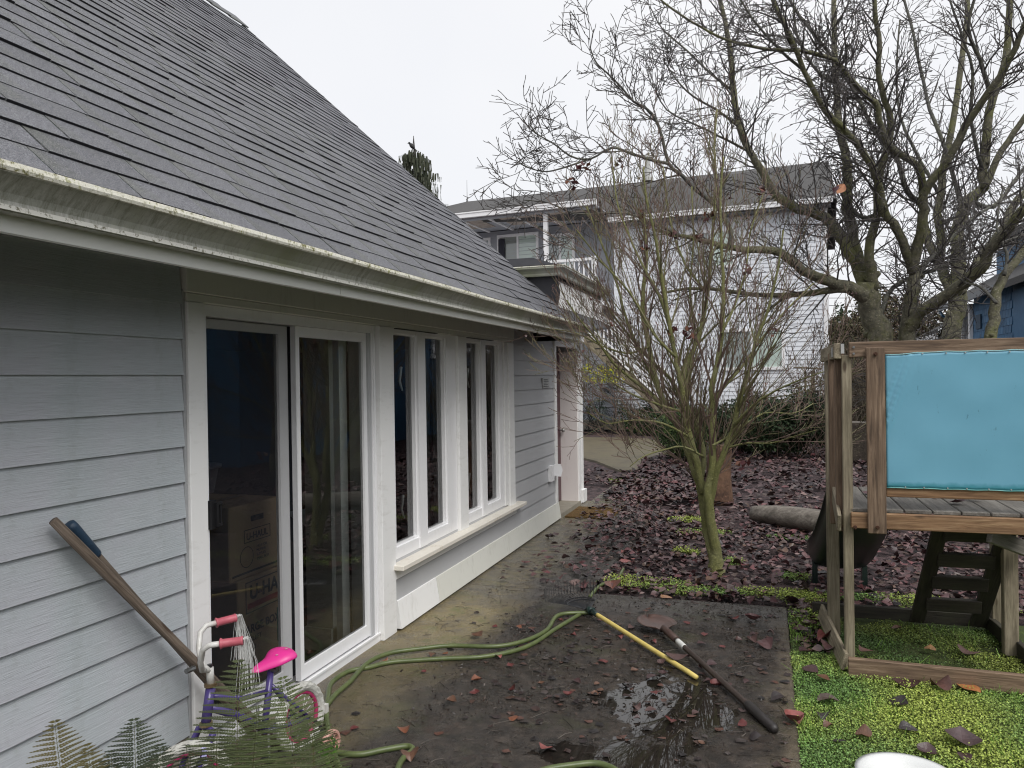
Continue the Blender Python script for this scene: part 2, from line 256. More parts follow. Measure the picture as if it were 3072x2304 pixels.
# ------------------------------------------------------------------ builders
W={}
def setp(o,label=None,cat=None,group=None,kind=None):
    if label: o['label']=label
    if cat: o['category']=cat
    if group: o['group']=group
    if kind: o['kind']=kind
    return o
def link(o,M,parent=None):
    COL.objects.link(o); W[o.name]=M.copy()
    if parent: o.parent=parent; o.matrix_parent_inverse=W[parent.name].inverted()
    o.matrix_basis=M; return o
def thing(name,label,cat,loc=(0,0,0),group=None,kind=None):
    o=bpy.data.objects.new(name,None); o.empty_display_size=.1; link(o,Matrix.Translation(loc)); return setp(o,label,cat,group,kind)
class MB:
    def __init__(s): s.v=[]; s.f=[]; s.c=[]
    def add(s,vs,fs,col=None):
        k=len(s.v); s.v.extend(tuple(p) for p in vs); s.f.extend(tuple(i+k for i in f) for f in fs)
        s.c.extend([col or (1,1,1)]*len(vs)); return s
    def box(s,a,b,col=None):
        x0,y0,z0=[min(a[i],b[i]) for i in range(3)]; x1,y1,z1=[max(a[i],b[i]) for i in range(3)]
        return s.add([(x0,y0,z0),(x1,y0,z0),(x1,y1,z0),(x0,y1,z0),(x0,y0,z1),(x1,y0,z1),(x1,y1,z1),(x0,y1,z1)],
            [(3,2,1,0),(4,5,6,7),(0,1,5,4),(1,2,6,5),(2,3,7,6),(3,0,4,7)],col)
    def tube(s,pts,r,n=6,col=None,cap=True):
        pts=[V(p) for p in pts]; m=len(pts); rr=r if isinstance(r,(list,tuple)) else [r]*m
        vs=[];fs=[]; d=(pts[1]-pts[0]).normalized(); up=V((0,0,1)) if abs(d.z)<.9 else V((1,0,0)); a=d.cross(up).normalized()
        for i in range(m):
            d=(pts[min(i+1,m-1)]-pts[max(i-1,0)]); 
            if d.length<1e-9: d=V((0,0,1))
            d.normalize(); a=(a-d*a.dot(d)); a=a.normalized() if a.length>1e-6 else d.orthogonal().normalized(); b=d.cross(a)
            for j in range(n):
                t=2*math.pi*j/n; p=pts[i]+(a*math.cos(t)+b*math.sin(t))*rr[i]; vs.append(p)
        for i in range(m-1):
            for j in range(n): fs.append((i*n+j,i*n+(j+1)%n,(i+1)*n+(j+1)%n,(i+1)*n+j))
        if cap and n>3: fs.append(tuple(range(n))[::-1]); fs.append(tuple((m-1)*n+j for j in range(n)))
        return s.add(vs,fs,col)
    def build(s,name,mat,parent=None,smooth=False,label=None,cat=None,group=None,kind=None,loc=None):
        c=V(loc) if loc else (sum((V(p) for p in s.v),V())/len(s.v) if len(s.v)<5000 else V(s.v[0]))
        me=bpy.data.meshes.new(name); me.from_pydata([(p[0]-c.x,p[1]-c.y,p[2]-c.z) for p in s.v],[],s.f)
        if any(q!=(1,1,1) for q in s.c):
            at=me.color_attributes.new('Col','FLOAT_COLOR','POINT'); at.data.foreach_set('color',np.array([(*q,1) for q in s.c],dtype=np.float32).ravel())
        me.materials.append(mat)
        if smooth: me.polygons.foreach_set('use_smooth',[True]*len(me.polygons))
        me.update(); o=bpy.data.objects.new(name,me); link(o,Matrix.Translation(c),parent); return setp(o,label,cat,group,kind)
def npmesh(name,Vv,Ff,mat,cols=None,parent=None,smooth=False,**kw):
    me=bpy.data.meshes.new(name); n=len(Vv); k=Ff.shape[1]; me.vertices.add(n); me.vertices.foreach_set('co',Vv.astype(np.float32).ravel())
    me.loops.add(Ff.size); me.loops.foreach_set('vertex_index',Ff.astype(np.int32).ravel()); me.polygons.add(len(Ff))
    me.polygons.foreach_set('loop_start',np.arange(0,Ff.size,k,dtype=np.int32)); me.update(calc_edges=True)
    if cols is not None:
        at=me.color_attributes.new('Col','FLOAT_COLOR','POINT'); at.data.foreach_set('color',np.c_[cols,np.ones(n)].astype(np.float32).ravel())
    me.materials.append(mat); o=bpy.data.objects.new(name,me); link(o,Matrix.Identity(4),parent); return setp(o,**kw)
def chamfer_box(L,Wd,T,b=.003):
    """box centred on the origin, length along X, thickness Y, width Z, bevelled edges"""
    bm=bmesh.new(); bmesh.ops.create_cube(bm,size=1); bmesh.ops.scale(bm,vec=(L,T,Wd),verts=bm.verts)
    if b: bmesh.ops.bevel(bm,geom=list(bm.edges),offset=min(b,T*.3,Wd*.3),segments=1,affect='EDGES')
    me=bpy.data.meshes.new('board'); bm.to_mesh(me); bm.free(); return me
MESHC={}
def board(name,a,b,width,thick,mat,parent=None,up=(0,0,1),bev=.004,label=None,shared=False,**kw):
    a,b=V(a),V(b); L=(b-a).length; x=(b-a).normalized(); z=V(up); z=(z-x*z.dot(x)).normalized(); y=z.cross(x)
    key=(round(L,3),width,thick,mat.name)
    if key in MESHC: me=MESHC[key]
    else:
        me=chamfer_box(L,width,thick,bev); me.materials.append(mat); MESHC[key]=me
    o=bpy.data.objects.new(name,me); R=Matrix((x,y,z)).transposed().to_4x4(); link(o,Matrix.Translation((a+b)/2)@R,parent); return setp(o,label=label,**kw)
def text(s,loc,size,xdir,ydir,mat,parent,name='lettering',bold=0,align='LEFT',ext=.0006,sx=1):
    cu=bpy.data.curves.new(name,'FONT'); cu.body=s; cu.size=size; cu.extrude=ext; cu.offset=bold; cu.align_x=align; cu.materials.append(mat)
    o=bpy.data.objects.new(name,cu); x=V(xdir).normalized(); y=V(ydir).normalized(); z=x.cross(y); R=Matrix((x*sx,y,z)).transposed().to_4x4()
    dg=bpy.context.evaluated_depsgraph_get(); COL.objects.link(o); dg.update(); me=bpy.data.meshes.new_from_object(o.evaluated_get(dg)); COL.objects.unlink(o); bpy.data.objects.remove(o)
    me.materials.clear(); me.materials.append(mat)
    o=bpy.data.objects.new(name,me); return link(o,Matrix.Translation(loc)@R,parent)
def lathe(profile,n=20,c=(0,0,0),axis='Z'):
    vs=[];fs=[]
    for r,z in profile:
        for j in range(n):
            t=2*math.pi*j/n; vs.append((r*math.cos(t),r*math.sin(t),z))
    for i in range(len(profile)-1):
        for j in range(n): fs.append((i*n+j,i*n+(j+1)%n,(i+1)*n+(j+1)%n,(i+1)*n+j))
    return vs,fs
# ================================================================== GROUND
def slab(name,x0,x1,y0,y1,z0,z1,mat,parent=None,bev=.006,**kw):
    bm=bmesh.new(); bmesh.ops.create_cube(bm,size=1); bmesh.ops.scale(bm,vec=(x1-x0,y1-y0,z1-z0),verts=bm.verts); bmesh.ops.translate(bm,vec=((x0+x1)/2,(y0+y1)/2,(z0+z1)/2),verts=bm.verts)
    bmesh.ops.bevel(bm,geom=[e for e in bm.edges if all(v.co.z>z1-1e-4 for v in e.verts)],offset=bev,segments=2,affect='EDGES')
    me=bpy.data.meshes.new(name); bm.to_mesh(me); bm.free(); me.materials.append(mat); o=bpy.data.objects.new(name,me); link(o,Matrix.Identity(4),parent); return setp(o,**kw)
# one sheet to the horizon, finer and uneven near the yard
xs=sorted(set([-900,-300,-100,-40,-20,-12]+[round(-8+i*.5,2) for i in range(42)]+[14,20,40,100,300,900])); ys=sorted(set([-900,-200,-60,-20,-8]+[round(-4+i*.5,2) for i in range(64)]+[32,45,70,120,300,900,2000]))
vs=[(x,y,-.055+(.03*noise.noise(V((x*.5,y*.5,0))) if (-1.2<x<9 and 6.3<y<22) else 0)) for y in ys for x in xs]
fs=[(j*len(xs)+i,j*len(xs)+i+1,(j+1)*len(xs)+i+1,(j+1)*len(xs)+i) for j in range(len(ys)-1) for i in range(len(xs)-1)]
MB().add(vs,fs).build('ground',SOIL,smooth=True,kind='structure',loc=(0,0,0),label='dark wet soil under the leaves of the back yard')
pat=thing('patio','wet brown concrete patio with puddles beside the grey house',None,(0,0,0),kind='structure')
slab('slab',-2.44,.130,-3,5.955,-.12,0,PATIO,pat)
for a,b in ((5.961,7.3),(7.306,8.66),(8.666,10.45),(10.456,12.4)): slab('slab',-2.44 if b<10.5 else -2.3,-1.33-(.12 if b>10.5 else 0),a,b,-.12,-.002,PATIO,pat)
# tan path across the back
pp=[(-9,18.6),(-4.2,16.9),(-3.3,15.6),(-2.55,14.1),(-2.2,14.4),(-2.45,16.0),(-2.1,17.6),(-1.9,19.2),(-3.2,21.7),(-9,22.6)]
MB().add([(x,y,-.012) for x,y in pp]+[(x,y,-.12) for x,y in pp],[tuple(range(10))]+[(i,i+10,(i+1)%10+10,(i+1)%10) for i in range(10)]).build('path',PATH,kind='structure',label='tan concrete path curving across the back of the yard',loc=(0,0,0))
# lawn base
MB().box((.136,-2,-.10),(4.5,6.0,-.022)).build('lawn_soil',simple('mossy_soil',(.030,.045,.010),(.055,.075,.012),20,.9,.8,dist=.01),kind='structure',loc=(0,0,0),label='mossy earth beneath the bright lawn')
# ================================================================== GREY HOUSE
WX=-2.40
house=thing('grey_house','grey lap-sided house with steep dark shingle roof and white trim','house',(-2.4,2,0))
wm=MB()
for a,b in (((-2.555,-1.2,0),(-2.412,2.86,2.55)),((-2.555,2.86,2.052),(-2.412,7.05,2.55)),((-2.555,4.42,0),(-2.412,4.74,2.052)),((-2.555,4.74,0),(-2.412,7.05,.50)),((-2.555,5.74,.5),(-2.412,6.04,2.052)),((-2.555,7.05,0),(-2.412,9.008,2.55)),
            ((-2.80,8.99,0),(-2.555,9.008,2.3)),((-2.80,9.012,2.12),(-2.412,10.12,2.47)),((-3.6,10.12,0),(-2.412,10.36,2.47)),((-9,10.37,0),(-3.6,10.2,2.47)),((-9,-1.2,0),(-2.555,-1.35,2.3))): wm.box(a,b)
wm.build('wall',SIDING_S,house)
MB().box((-2.395,-1.2,-.02),(-2.55,2.75,.17)).build('foundation',CONC,house)
# lap siding boards
def lap(name,y0,y1,z0,z1,mat,x=WX,out=.016,back=.003):
    m=MB(); t=.011
    vs=[]; 
    for y in (y0,y1): vs+=[(x+.002,y,z0),(x-t,y,z0),(x-.0125-t,y,z1+.012),(x-.0125,y,z1+.012)]
    # front face split so the lower edge has a small rounded lip
    m.add(vs,[(0,1,2,3),(7,6,5,4),(0,4,5,1),(3,7,4,0),(2,6,7,3)]); return m.build(name,mat,house)
edges=[.17,.344]+[.498+.154*i for i in range(13)]
for z0,z1 in zip(edges,edges[1:]+[2.50]):
    z1=min(z1,2.49)
    lap('siding_board',-1.2,2.735-random.random()*.004,z0,z1,SIDING_N,x=WX+.014)
for z0,z1 in zip(edges,edges[1:]+[2.50]):
    z1=min(z1,2.49)
    if z0<.42: lap('siding_board',4.715,8.922,max(z0,.20),z1,SIDING_S,x=WX+.010)
    else: lap('siding_board',7.33,8.922,z0,z1,SIDING_S,x=WX+.010)
    lap('siding_board',10.215,10.285,z0,z1,SIDING_S,x=WX+.004)
# caulk strip and trims
T=-2.372
def tr(name,y0,y1,z0,z1,x=T,mat=WHITE,back=-2.412,**k): 
    return board(name,((x+back)/2,y0,(z0+z1)/2),((x+back)/2,y1,(z0+z1)/2),z1-z0,abs(x-back),mat,house,bev=.003,**k)
def trv(name,y0,y1,z0,z1,x=T,mat=WHITE,back=-2.412,**k): 
    return board(name,((x+back)/2,(y0+y1)/2,z0),((x+back)/2,(y0+y1)/2,z1),y1-y0,abs(x-back),mat,house,up=(0,1,0),bev=.003,**k)
trv('door_casing',2.752,2.86,-.005,2.05)
trv('caulk_strip',2.735,2.750,.1,2.1,x=-2.385,mat=simple('grey_caulk',(.40,.41,.42),(.32,.33,.34),20,.6,.3))
tr('frieze_board',2.752,7.33,2.052,2.088,mat=CREAM,x=-2.376); tr('header_board',2.742,7.33,2.090,2.48,mat=CREAM,x=-2.366)
trv('mullion_board',4.505,4.690,.0,2.05)
trv('mullion_board',5.86,6.045,.455,2.05)
trv('window_casing',7.16,7.325,.40,2.05)
trv('window_casing',7.055,7.155,.47,2.05,x=-2.385)
# window sill and apron
board('window_sill',(-2.352,4.66,.438),(-2.352,7.47,.438),.034,.10,SILL,house,bev=.004)
board('sill_apron',(-2.388,4.70,.385),(-2.388,7.36,.385),.07,.026,WHITE,house,bev=.003)
# sloped base trim
for y0,y1 in ((4.715,5.36),(5.364,9.022)):
    m=MB(); vs=[]
    for y in (y0,y1): vs+=[(-2.41,y,.015),(-2.350,y,.015),(-2.352,y,.03),(-2.378,y,.200),(-2.41,y,.206)]
    m.add(vs,[(4,3,2,1,0),(5,6,7,8,9),(0,1,6,5),(1,2,7,6),(2,3,8,7),(3,4,9,8),(4,0,5,9)]); m.build('base_board',CREAM if y0>5 else WHITE,house)
# sliding door
quad=lambda x,y0,y1,z0,z1: MB().add([(x,y0,z0),(x,y1,z0),(x,y1,z1),(x,y0,z1)],[(0,1,2,3)])
sd_=MB().box((-2.405,2.862,.0),(-2.51,2.905,2.05)).box((-2.405,4.455,.0),(-2.51,4.503,2.05)).box((-2.405,2.905,2.0),(-2.51,4.455,2.05)).box((-2.40,2.862,-.002),(-2.53,4.503,.045)).box((-2.393,2.862,.045),(-2.405,4.503,.058)).box((-2.398,2.870,.05),(-2.404,2.885,2.04)).box((-2.398,4.468,.05),(-2.404,4.488,2.04)).build('sliding_door',WHITE2,house)
MB().box((-2.425,3.632,.06),(-2.455,3.672,1.998)).box((-2.425,4.378,.06),(-2.455,4.452,1.998)).box((-2.425,3.672,.06),(-2.455,4.378,.135)).box((-2.425,3.672,1.94),(-2.455,4.378,1.998)).build('door_stile',WHITE2,sd_)
quad(-2.44,3.67,4.38,.133,1.942).build('pane',GLASS,sd_)
MB().box((-2.47,2.91,.07),(-2.50,2.96,1.995)).box((-2.47,3.545,.07),(-2.50,3.625,1.995)).box((-2.47,2.96,.07),(-2.50,3.545,.14)).box((-2.47,2.96,1.95),(-2.50,3.545,1.995)).build('door_stile',WHITE2,sd_)
quad(-2.485,2.955,3.55,.135,1.955).build('pane',GLASS,sd_)
quad(-2.4185,2.908,3.628,.06,1.998).build('insect_screen',SCREEN,sd_)
hz=MB().box((-2.385,2.895,1.03),(-2.415,2.93,1.16)).box((-2.370,2.915,1.04),(-2.385,2.93,1.15)); hz.box((-2.376,2.945,1.05),(-2.386,2.955,1.14)).box((-2.371,2.93,1.04),(-2.386,2.955,1.052)).box((-2.371,2.93,1.138),(-2.386,2.955,1.15)); hz.build('handle',BLACKP,sd_)
# windows
def win(y0,ya,yb,yc,yd,y1):
    z0,z1=.475,2.05; g0,g1=.565,2.01
    f=MB()
    for a,b in ((y0,ya-.012),(yd+.012,y1)): f.box((-2.398,a,z0),(-2.46,b,z1))
    for a,b in ((ya-.012,yb+.012),(yc-.012,yd+.012)): f.box((-2.398,a,z0),(-2.46,b,g0-.012)); f.box((-2.398,a,g1+.01),(-2.46,b,z1))
    f.box((-2.390,yb+.012,z0),(-2.46,yc-.012,z1)); wf=f.build('window',WHITE2,house)
    for a,b in ((ya,yb),(yc,yd)):
        MB().box((-2.412,a-.012,g0-.012),(-2.455,a,g1+.01)).box((-2.412,b,g0-.012),(-2.455,b+.012,g1+.01)).box((-2.412,a,g0-.012),(-2.455,b,g0)).box((-2.412,a,g1),(-2.455,b,g1+.01)).build('sash',WHITE2,wf)
        quad(-2.441,a,b,g0,g1).build('pane',GLASS,wf)
    for a,b in ((ya,yb),):
        for zz in (.80,1.72): MB().tube([(-2.475,b-.09,zz+.07),(-2.482,b-.085,zz+.05),(-2.485,b-.10,zz-.03),(-2.478,b-.07,zz-.10)],[.010,.012,.010,.007],6).build('crank_handle',WHITE2,wf,smooth=True)
    MB().box((-2.374,ya+.0,2.045),(-2.40,yd-.2,2.050)).build('drip_slot',BLACKP,wf)
win(4.695,4.765,5.11,5.265,5.65,5.855); win(6.05,6.10,6.43,6.57,6.94,7.05)
# alcove door
dr=MB().box((-2.66,9.012,.06),(-2.62,10.12,2.05)); dr=dr.build('front_door',MAROON,house)
MB().box((-2.618,9.2,.25),(-2.614,9.55,.9)).box((-2.618,9.67,.25),(-2.614,10.02,.9)).box((-2.618,9.2,1.05),(-2.614,9.55,1.9)).box((-2.618,9.67,1.05),(-2.614,10.02,1.9)).build('door_panel',MAROON,dr)
MB().tube([(-2.62,10.03,1.0),(-2.57,10.03,1.0)],.012,8).tube([(-2.58,10.03,1.0),(-2.55,10.03,1.0)],.028,10).build('handle',STEEL,dr,smooth=True)
RV=painted('reveal_paint',(.82,.77,.75),(.6,.5,.45),.4)
MB().box((-2.62,10.085,.05),(-2.39,10.118,2.05)).build('door_reveal',RV,house)
MB().box((-2.74,9.0,-.01),(-2.36,10.12,.05)).build('threshold',CONC,house)
trv('door_casing',8.925,9.012,.0,2.08,x=-2.378); trv('door_casing',10.10,10.205,.0,2.08,x=-2.370); tr('door_header',8.925,10.205,2.082,2.2,x=-2.372)
trv('corner_board',10.29,10.375,.16,2.3,x=-2.374)
MB().box((-2.345,10.215,.01),(-2.41,10.43,.175)).build('corner_base',WHITE,house)
# plaque and outlet cover on wall
pq=MB().box((-2.376,8.40,1.585),(-2.392,8.66,1.70)).build('wall_plaque',STEEL,house,label='small grey metal plaque beside the maroon door')
for i in range(5): MB().box((-2.3745,8.43,1.60+i*.019),(-2.376,8.63-.04*(i%3),1.607+i*.019)).build('engraved_line',simple('plaque_text',(.12,.12,.12),(.1,.1,.1),5,.6,0) if i==0 else MATS['plaque_text'],pq)
ot=MB().box((-2.35,8.62,.50),(-2.395,8.74,.68)); ot.build('outlet_box',WHITE2,house)
MB().add([(-2.35,8.74,.69),(-2.35,8.74,.55),(-2.31,8.86,.53),(-2.30,8.90,.60),(-2.31,8.86,.68),(-2.345,8.745,.69),(-2.345,8.745,.55),(-2.305,8.865,.53),(-2.295,8.905,.60),(-2.305,8.865,.68)],[(0,1,2,3,4),(9,8,7,6,5),(0,5,6,1),(1,6,7,2),(2,7,8,3),(3,8,9,4),(4,9,5,0)]).build('outlet_flap',WHITE2,house,label='open white weather flap of the outlet box')
# eave: soffit, fascia, gutter
MB().add([(-2.41,-1.2,2.50),(-2.41,8.07,2.50),(-1.877,8.07,2.135),(-1.877,-1.2,2.135)],[(0,1,2,3)]).build('soffit',SOFFIT,house)
for y0,y1 in ((-1.2,3.14),(3.144,8.08)):
    fb=MB().box((-1.850,y0,2.088),(-1.876,y1,2.245)); fb.build('fascia_board',FASCIA,house,loc=(-1.885,0,2.1))
MB().box((-1.852,8.08,2.075),(-2.05,8.20,2.20)).build('eave_return',WHITE,house)
prof=[(-1.848,2.262),(-1.848,2.132),(-1.806,2.132),(-1.802,2.140),(-1.806,2.152),(-1.808,2.160),(-1.800,2.178),(-1.780,2.200),(-1.765,2.214),(-1.757,2.219)]
m=MB(); vs=[];fs=[]; yy=[-1.2+i*.5 for i in range(19)]+[8.02]
for y in yy:
    dz=.003*noise.noise(V((y*1.1,3,0)))
    for X,Z in prof: vs.append((X,y,Z+dz))
n=len(prof)
for i in range(len(yy)-1):
    for j in range(n-1): fs.append((i*n+j,i*n+j+1,(i+1)*n+j+1,(i+1)*n+j))
fs.append(tuple((len(yy)-1)*n+j for j in range(n)))
gut=m.add(vs,fs).build('gutter',GUT,house,loc=(0,0,0),label='white gutter stained with green streaks')
m=MB(); vs=[];fs=[]
for y in yy+[8.03]:
    for X,Z in ((-1.757,2.219),(-1.745,2.219),(-1.742,2.228),(-1.745,2.242),(-1.757,2.242),(-1.757,2.236)): vs.append((X+.002*noise.noise(V((y*3,1,1))),y,Z+.002*noise.noise(V((y*2,0,1)))))
for i in range(len(yy)):
    for j in range(6): fs.append((i*6+j,i*6+(j+1)%6,(i+1)*6+(j+1)%6,(i+1)*6+j))
m.add(vs,fs).build('gutter_lip',LIP,gut,loc=(0,0,0))
MB().box((-1.800,-1.2,2.134),(-1.7975,8.02,2.147)).build('gutter_bead',BEAD,gut,loc=(0,0,0))
# roof
S=.92; UP=V((-1,0,S)).normalized(); NR=V((S,0,1)).normalized(); EX=.143; R0=V((-1.835,0,2.19))
L=5.86; YE=8.15
m=MB(); a=R0-NR*.02; b=R0+UP*L-NR*.02
m.add([(a.x,-1.2,a.z),(a.x,YE,a.z),(b.x,YE,b.z),(b.x,-1.2,b.z),(a.x-.20,-1.2,a.z-.02),(a.x-.20,YE,a.z-.02),(b.x,YE,b.z-.16),(b.x,-1.2,b.z-.16),(-11.9,YE,-.2+a.z),(-11.9,-1.2,-.2+a.z)],[(0,1,2,3),(7,6,5,4),(0,4,5,1),(1,5,6,2),(3,7,4,0),(3,2,8,9)])
roof=m.build('roof',MEMB,house)
MB().add([(-1.87,8.12,2.1),(-7.0,8.12,2.1),(b.x,8.12,b.z-.1)],[(0,1,2),(2,1,0)]).build('gable_wall',SIDING_S,house)
SHM={}
def shingle_mesh(wd,th):
    k=(round(wd,2),th)
    if k in SHM: return SHM[k]
    e=EX+.02; h=wd/2-.0022
    vs=[(-h,0,th),(h,0,th),(h,0,0),(-h,0,0),(h,e,th*.35),(-h,e,th*.35),(-h*.3,-.0025,th),(h*.4,-.0015,th),(-h*.3,-.0025,0),(h*.4,-.0015,0)]
    fs=[(0,6,7,1,4,5),(3,8,6,0),(8,9,7,6),(9,2,1,7),(1,2,4),(0,5,3)]
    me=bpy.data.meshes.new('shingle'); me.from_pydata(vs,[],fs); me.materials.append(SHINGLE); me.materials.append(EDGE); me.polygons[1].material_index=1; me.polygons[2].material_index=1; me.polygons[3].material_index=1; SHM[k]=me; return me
YAX=V((0,1,0)); shl=[]
rows=int(L/EX)
for r in range(rows):
    y=-1.3+random.random()*.33+(r%2)*.12
    while y<YE-.02:
        wd=random.choice((.26,.30,.33,.36,.40)); 
        if y+wd>YE+.02: wd=max(.08,YE+.015-y)
        p=R0+UP*(r*EX)+YAX*(y+wd/2); shl.append((p,wd,r)); y+=wd
def insh(p):
    q=ROT.transposed()@(p-EYE); 
    if q.z>-.2: return None
    x=CXP-F_PX*q.x/q.z; yq=CYP+F_PX*q.y/q.z
    return -q.z if -60<x<3130 and -60<yq<2360 else None
vis=[(insh(p) or 99,i) for i,(p,wd,r) in enumerate(shl)]; vis.sort(); near=set(i for d,i in vis[:300] if d<90)
MBm=MB(); BR=Matrix((YAX,UP,NR)).transposed().to_4x4()
for i,(p,wd,r) in enumerate(shl):
    th=random.choice((.010,.011,.014,.016)); lift=NR*(.004+random.random()*.0015)+UP*random.uniform(-.003,.003)
    if i in near:
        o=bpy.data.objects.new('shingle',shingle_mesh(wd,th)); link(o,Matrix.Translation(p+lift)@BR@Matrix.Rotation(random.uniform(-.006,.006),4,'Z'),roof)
    elif vis and (insh(p) or abs(p.y)<9):
        h=wd/2-.0022; e=EX+.02; c=random.uniform(.82,1.12); c=(c,c,c*1.0)
        q=[p+lift+YAX*a+UP*b+NR*t for a,b,t in ((-h,0,th),(h,0,th),(h,0,0),(-h,0,0),(h,e,th*.35),(-h,e,th*.35))]
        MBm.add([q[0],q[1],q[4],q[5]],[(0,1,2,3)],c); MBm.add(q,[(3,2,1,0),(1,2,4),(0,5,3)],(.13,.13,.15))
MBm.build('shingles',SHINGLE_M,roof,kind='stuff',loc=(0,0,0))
# ridge caps and metal rake edge
top=R0+UP*(L+.02)
for i in range(28):
    y=YE-.33*i; board('ridge_cap',(top.x+.035,y-.34,top.z+.002),(top.x+.035,y,top.z+.014),.26,.016,SHINGLE,roof,up=(-.736,0,.677))
ra=R0-UP*.02; rb=R0+UP*L; board('rake_edge',(ra.x,YE+.012,ra.z-.01),(rb.x,YE+.012,rb.z-.01),.05,.012,SHINGLE,roof,up=NR)
# tapered strip of roof below the flat box
vs=[(-1.845,7.9,2.205),(-1.845,8.15,2.205),(-2.02,10.62,2.40),(-2.15,10.62,2.485),(-2.16,7.9,2.485)]
MB().add(vs+[(x,y,z-.03) for x,y,z in vs],[(0,1,2,3,4),(9,8,7,6,5),(0,5,6,1),(1,6,7,2),(2,7,8,3)],).build('eave_strip',MEMB,roof)
# flat roofed box over the alcove
bxp=MB().box((-2.15,8.19,2.47),(-6,10.60,2.86)).build('flat_roof_box',MEMB,house)
MB().box((-2.138,8.185,2.475),(-2.149,10.60,2.755)).build('fascia_board',WHITE,bxp)
MB().add([(-2.137,8.186,2.76),(-2.137,8.186,2.46),(-2.16,8.170,2.45),(-2.28,8.165,2.575),(-2.55,8.165,2.80),(-2.55,8.165,2.86),(-2.137,8.165,2.86),(-2.10,8.16,2.62)],[(0,1,2,7),(7,2,3,6),(3,4,5,6)]).build('membrane_flap',MEMB,bxp)
MB().box((-2.06,8.07,2.905),(-6,10.70,2.925)).add([(-2.12,8.12,2.925),(-6,8.12,2.925),(-6,10.66,2.925),(-2.12,10.66,2.925),(-2.42,8.2,3.03),(-6,8.2,3.03),(-6,10.5,3.03),(-2.42,10.5,3.03)],[(4,7,6,5),(0,4,5,1),(0,3,7,4),(3,2,6,7)]).build('roof_membrane',MEMB,bxp)
gp=[(.0,0.0),(0,-.10),(.055,-.10),(.06,-.085),(.06,-.07),(.075,-.045),(.095,-.028),(.105,-.02),(.105,0.0)]
vs=[];fs=[]
for (x,y,dx,dy) in ((-3.2,8.16,0,-1),(-2.135,8.16,1,-1),(-2.135,10.75,1,0)):
    for a,z in gp: vs.append((x+dx*a,y+dy*a,2.905+z))
n=len(gp)
for i in range(2):
    for j in range(n-1): fs.append((i*n+j,i*n+j+1,(i+1)*n+j+1,(i+1)*n+j))
fs.append(tuple(2*n+j for j in range(n)))
MB().add(vs,fs).build('gutter',LIP if False else GUT,bxp,loc=(0,0,0),label='mossy gutter round the flat roof box')
MB().tube([(-3.2,8.055,2.908),(-2.03,8.055,2.908),(-2.03,10.75,2.908)],.008,6).build('gutter_lip',LIP,bxp,loc=(0,0,0))
# the room behind the glass
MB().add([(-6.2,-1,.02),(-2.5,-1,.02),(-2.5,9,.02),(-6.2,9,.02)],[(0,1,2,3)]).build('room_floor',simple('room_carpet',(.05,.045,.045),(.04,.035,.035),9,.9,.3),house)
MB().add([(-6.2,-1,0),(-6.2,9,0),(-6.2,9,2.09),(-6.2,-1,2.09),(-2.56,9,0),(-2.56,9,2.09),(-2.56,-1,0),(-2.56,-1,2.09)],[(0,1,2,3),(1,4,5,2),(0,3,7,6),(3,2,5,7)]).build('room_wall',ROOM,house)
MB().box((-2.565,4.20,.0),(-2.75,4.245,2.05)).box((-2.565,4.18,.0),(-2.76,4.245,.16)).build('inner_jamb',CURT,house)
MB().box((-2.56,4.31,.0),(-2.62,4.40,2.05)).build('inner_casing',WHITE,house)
m=MB(); pts=[]
for i in range(30): pts.append((-2.62-.02*math.sin(i*1.9),4.95+.0*i, 0))
def curtain(y0,y1,x=-2.60):
    n=28; vs=[];fs=[]
    for i in range(n):
        y=y0+(y1-y0)*i/(n-1); xx=x+.018*math.sin(i*1.55); vs+=[(xx,y,.45),(xx,y,2.05)]
    for i in range(n-1): fs.append((2*i,2*i+2,2*i+3,2*i+1))
    return MB().add(vs,fs).build('curtain',CURT,house,smooth=True)
curtain(5.48,5.78); curtain(6.80,7.0)
# things inside, seen through the glass
def ubox(y0,y1,x0,x1,z0,z1,label):
    t=thing('cardboard_box',label,'box',((x0+x1)/2,(y0+y1)/2,z0),group='cardboard moving boxes stacked indoors')
    bm=chamfer_box(x1-x0,z1-z0,y1-y0,.006); bm.materials.append(CARD); o=bpy.data.objects.new('carton',bm); link(o,Matrix.Translation(((x0+x1)/2,(y0+y1)/2,(z0+z1)/2)),t); 
    MB().box(((x0+x1)/2-.03,y0-.0008,z1-.12),((x0+x1)/2+.03,y1+.001,z1+.0012)).build('tape',simple('parcel_tape',(.3,.2,.1),(.28,.19,.1),5,.3,0) if 'parcel_tape' not in MATS else MATS['parcel_tape'],t); return t
B2=ubox(3.42,3.90,-3.12,-2.66,.03,.64,'lower cardboard box marked LARGE BOX behind the sliding door')
B1=ubox(3.36,3.80,-3.14,-2.66,.645,1.04,'upper cardboard box with printed logo stacked behind the sliding door')
f=-2.659
def pr_(y0,y1,z0,z1,m_,par,nm): return MB().box((f,y0,z0),(f+.001,y1,z1)).build(nm,m_,par)
text('U-HAUL',(f,3.52,.52),.105,(0,1,0),(0,0,1),INKD,B2,bold=.003); pr_(3.50,3.87,.47,.50,INKR,B2,'red_stripe')
for a in ((3.485,3.885,.448,.454),(3.485,3.885,.612,.618),(3.485,3.491,.448,.618),(3.879,3.885,.448,.618)): pr_(*a,INKD,B2,'print_frame')
text('LARGE BOX',(f,3.45,.34),.062,(0,1,0),(0,0,1),INKD,B2,bold=.0015); text('4.5 CU/FT',(f,3.45,.29),.04,(0,1,0),(0,0,1),INKD,B2); text('.127 M3',(f,3.45,.245),.036,(0,1,0),(0,0,1),INKD,B2)
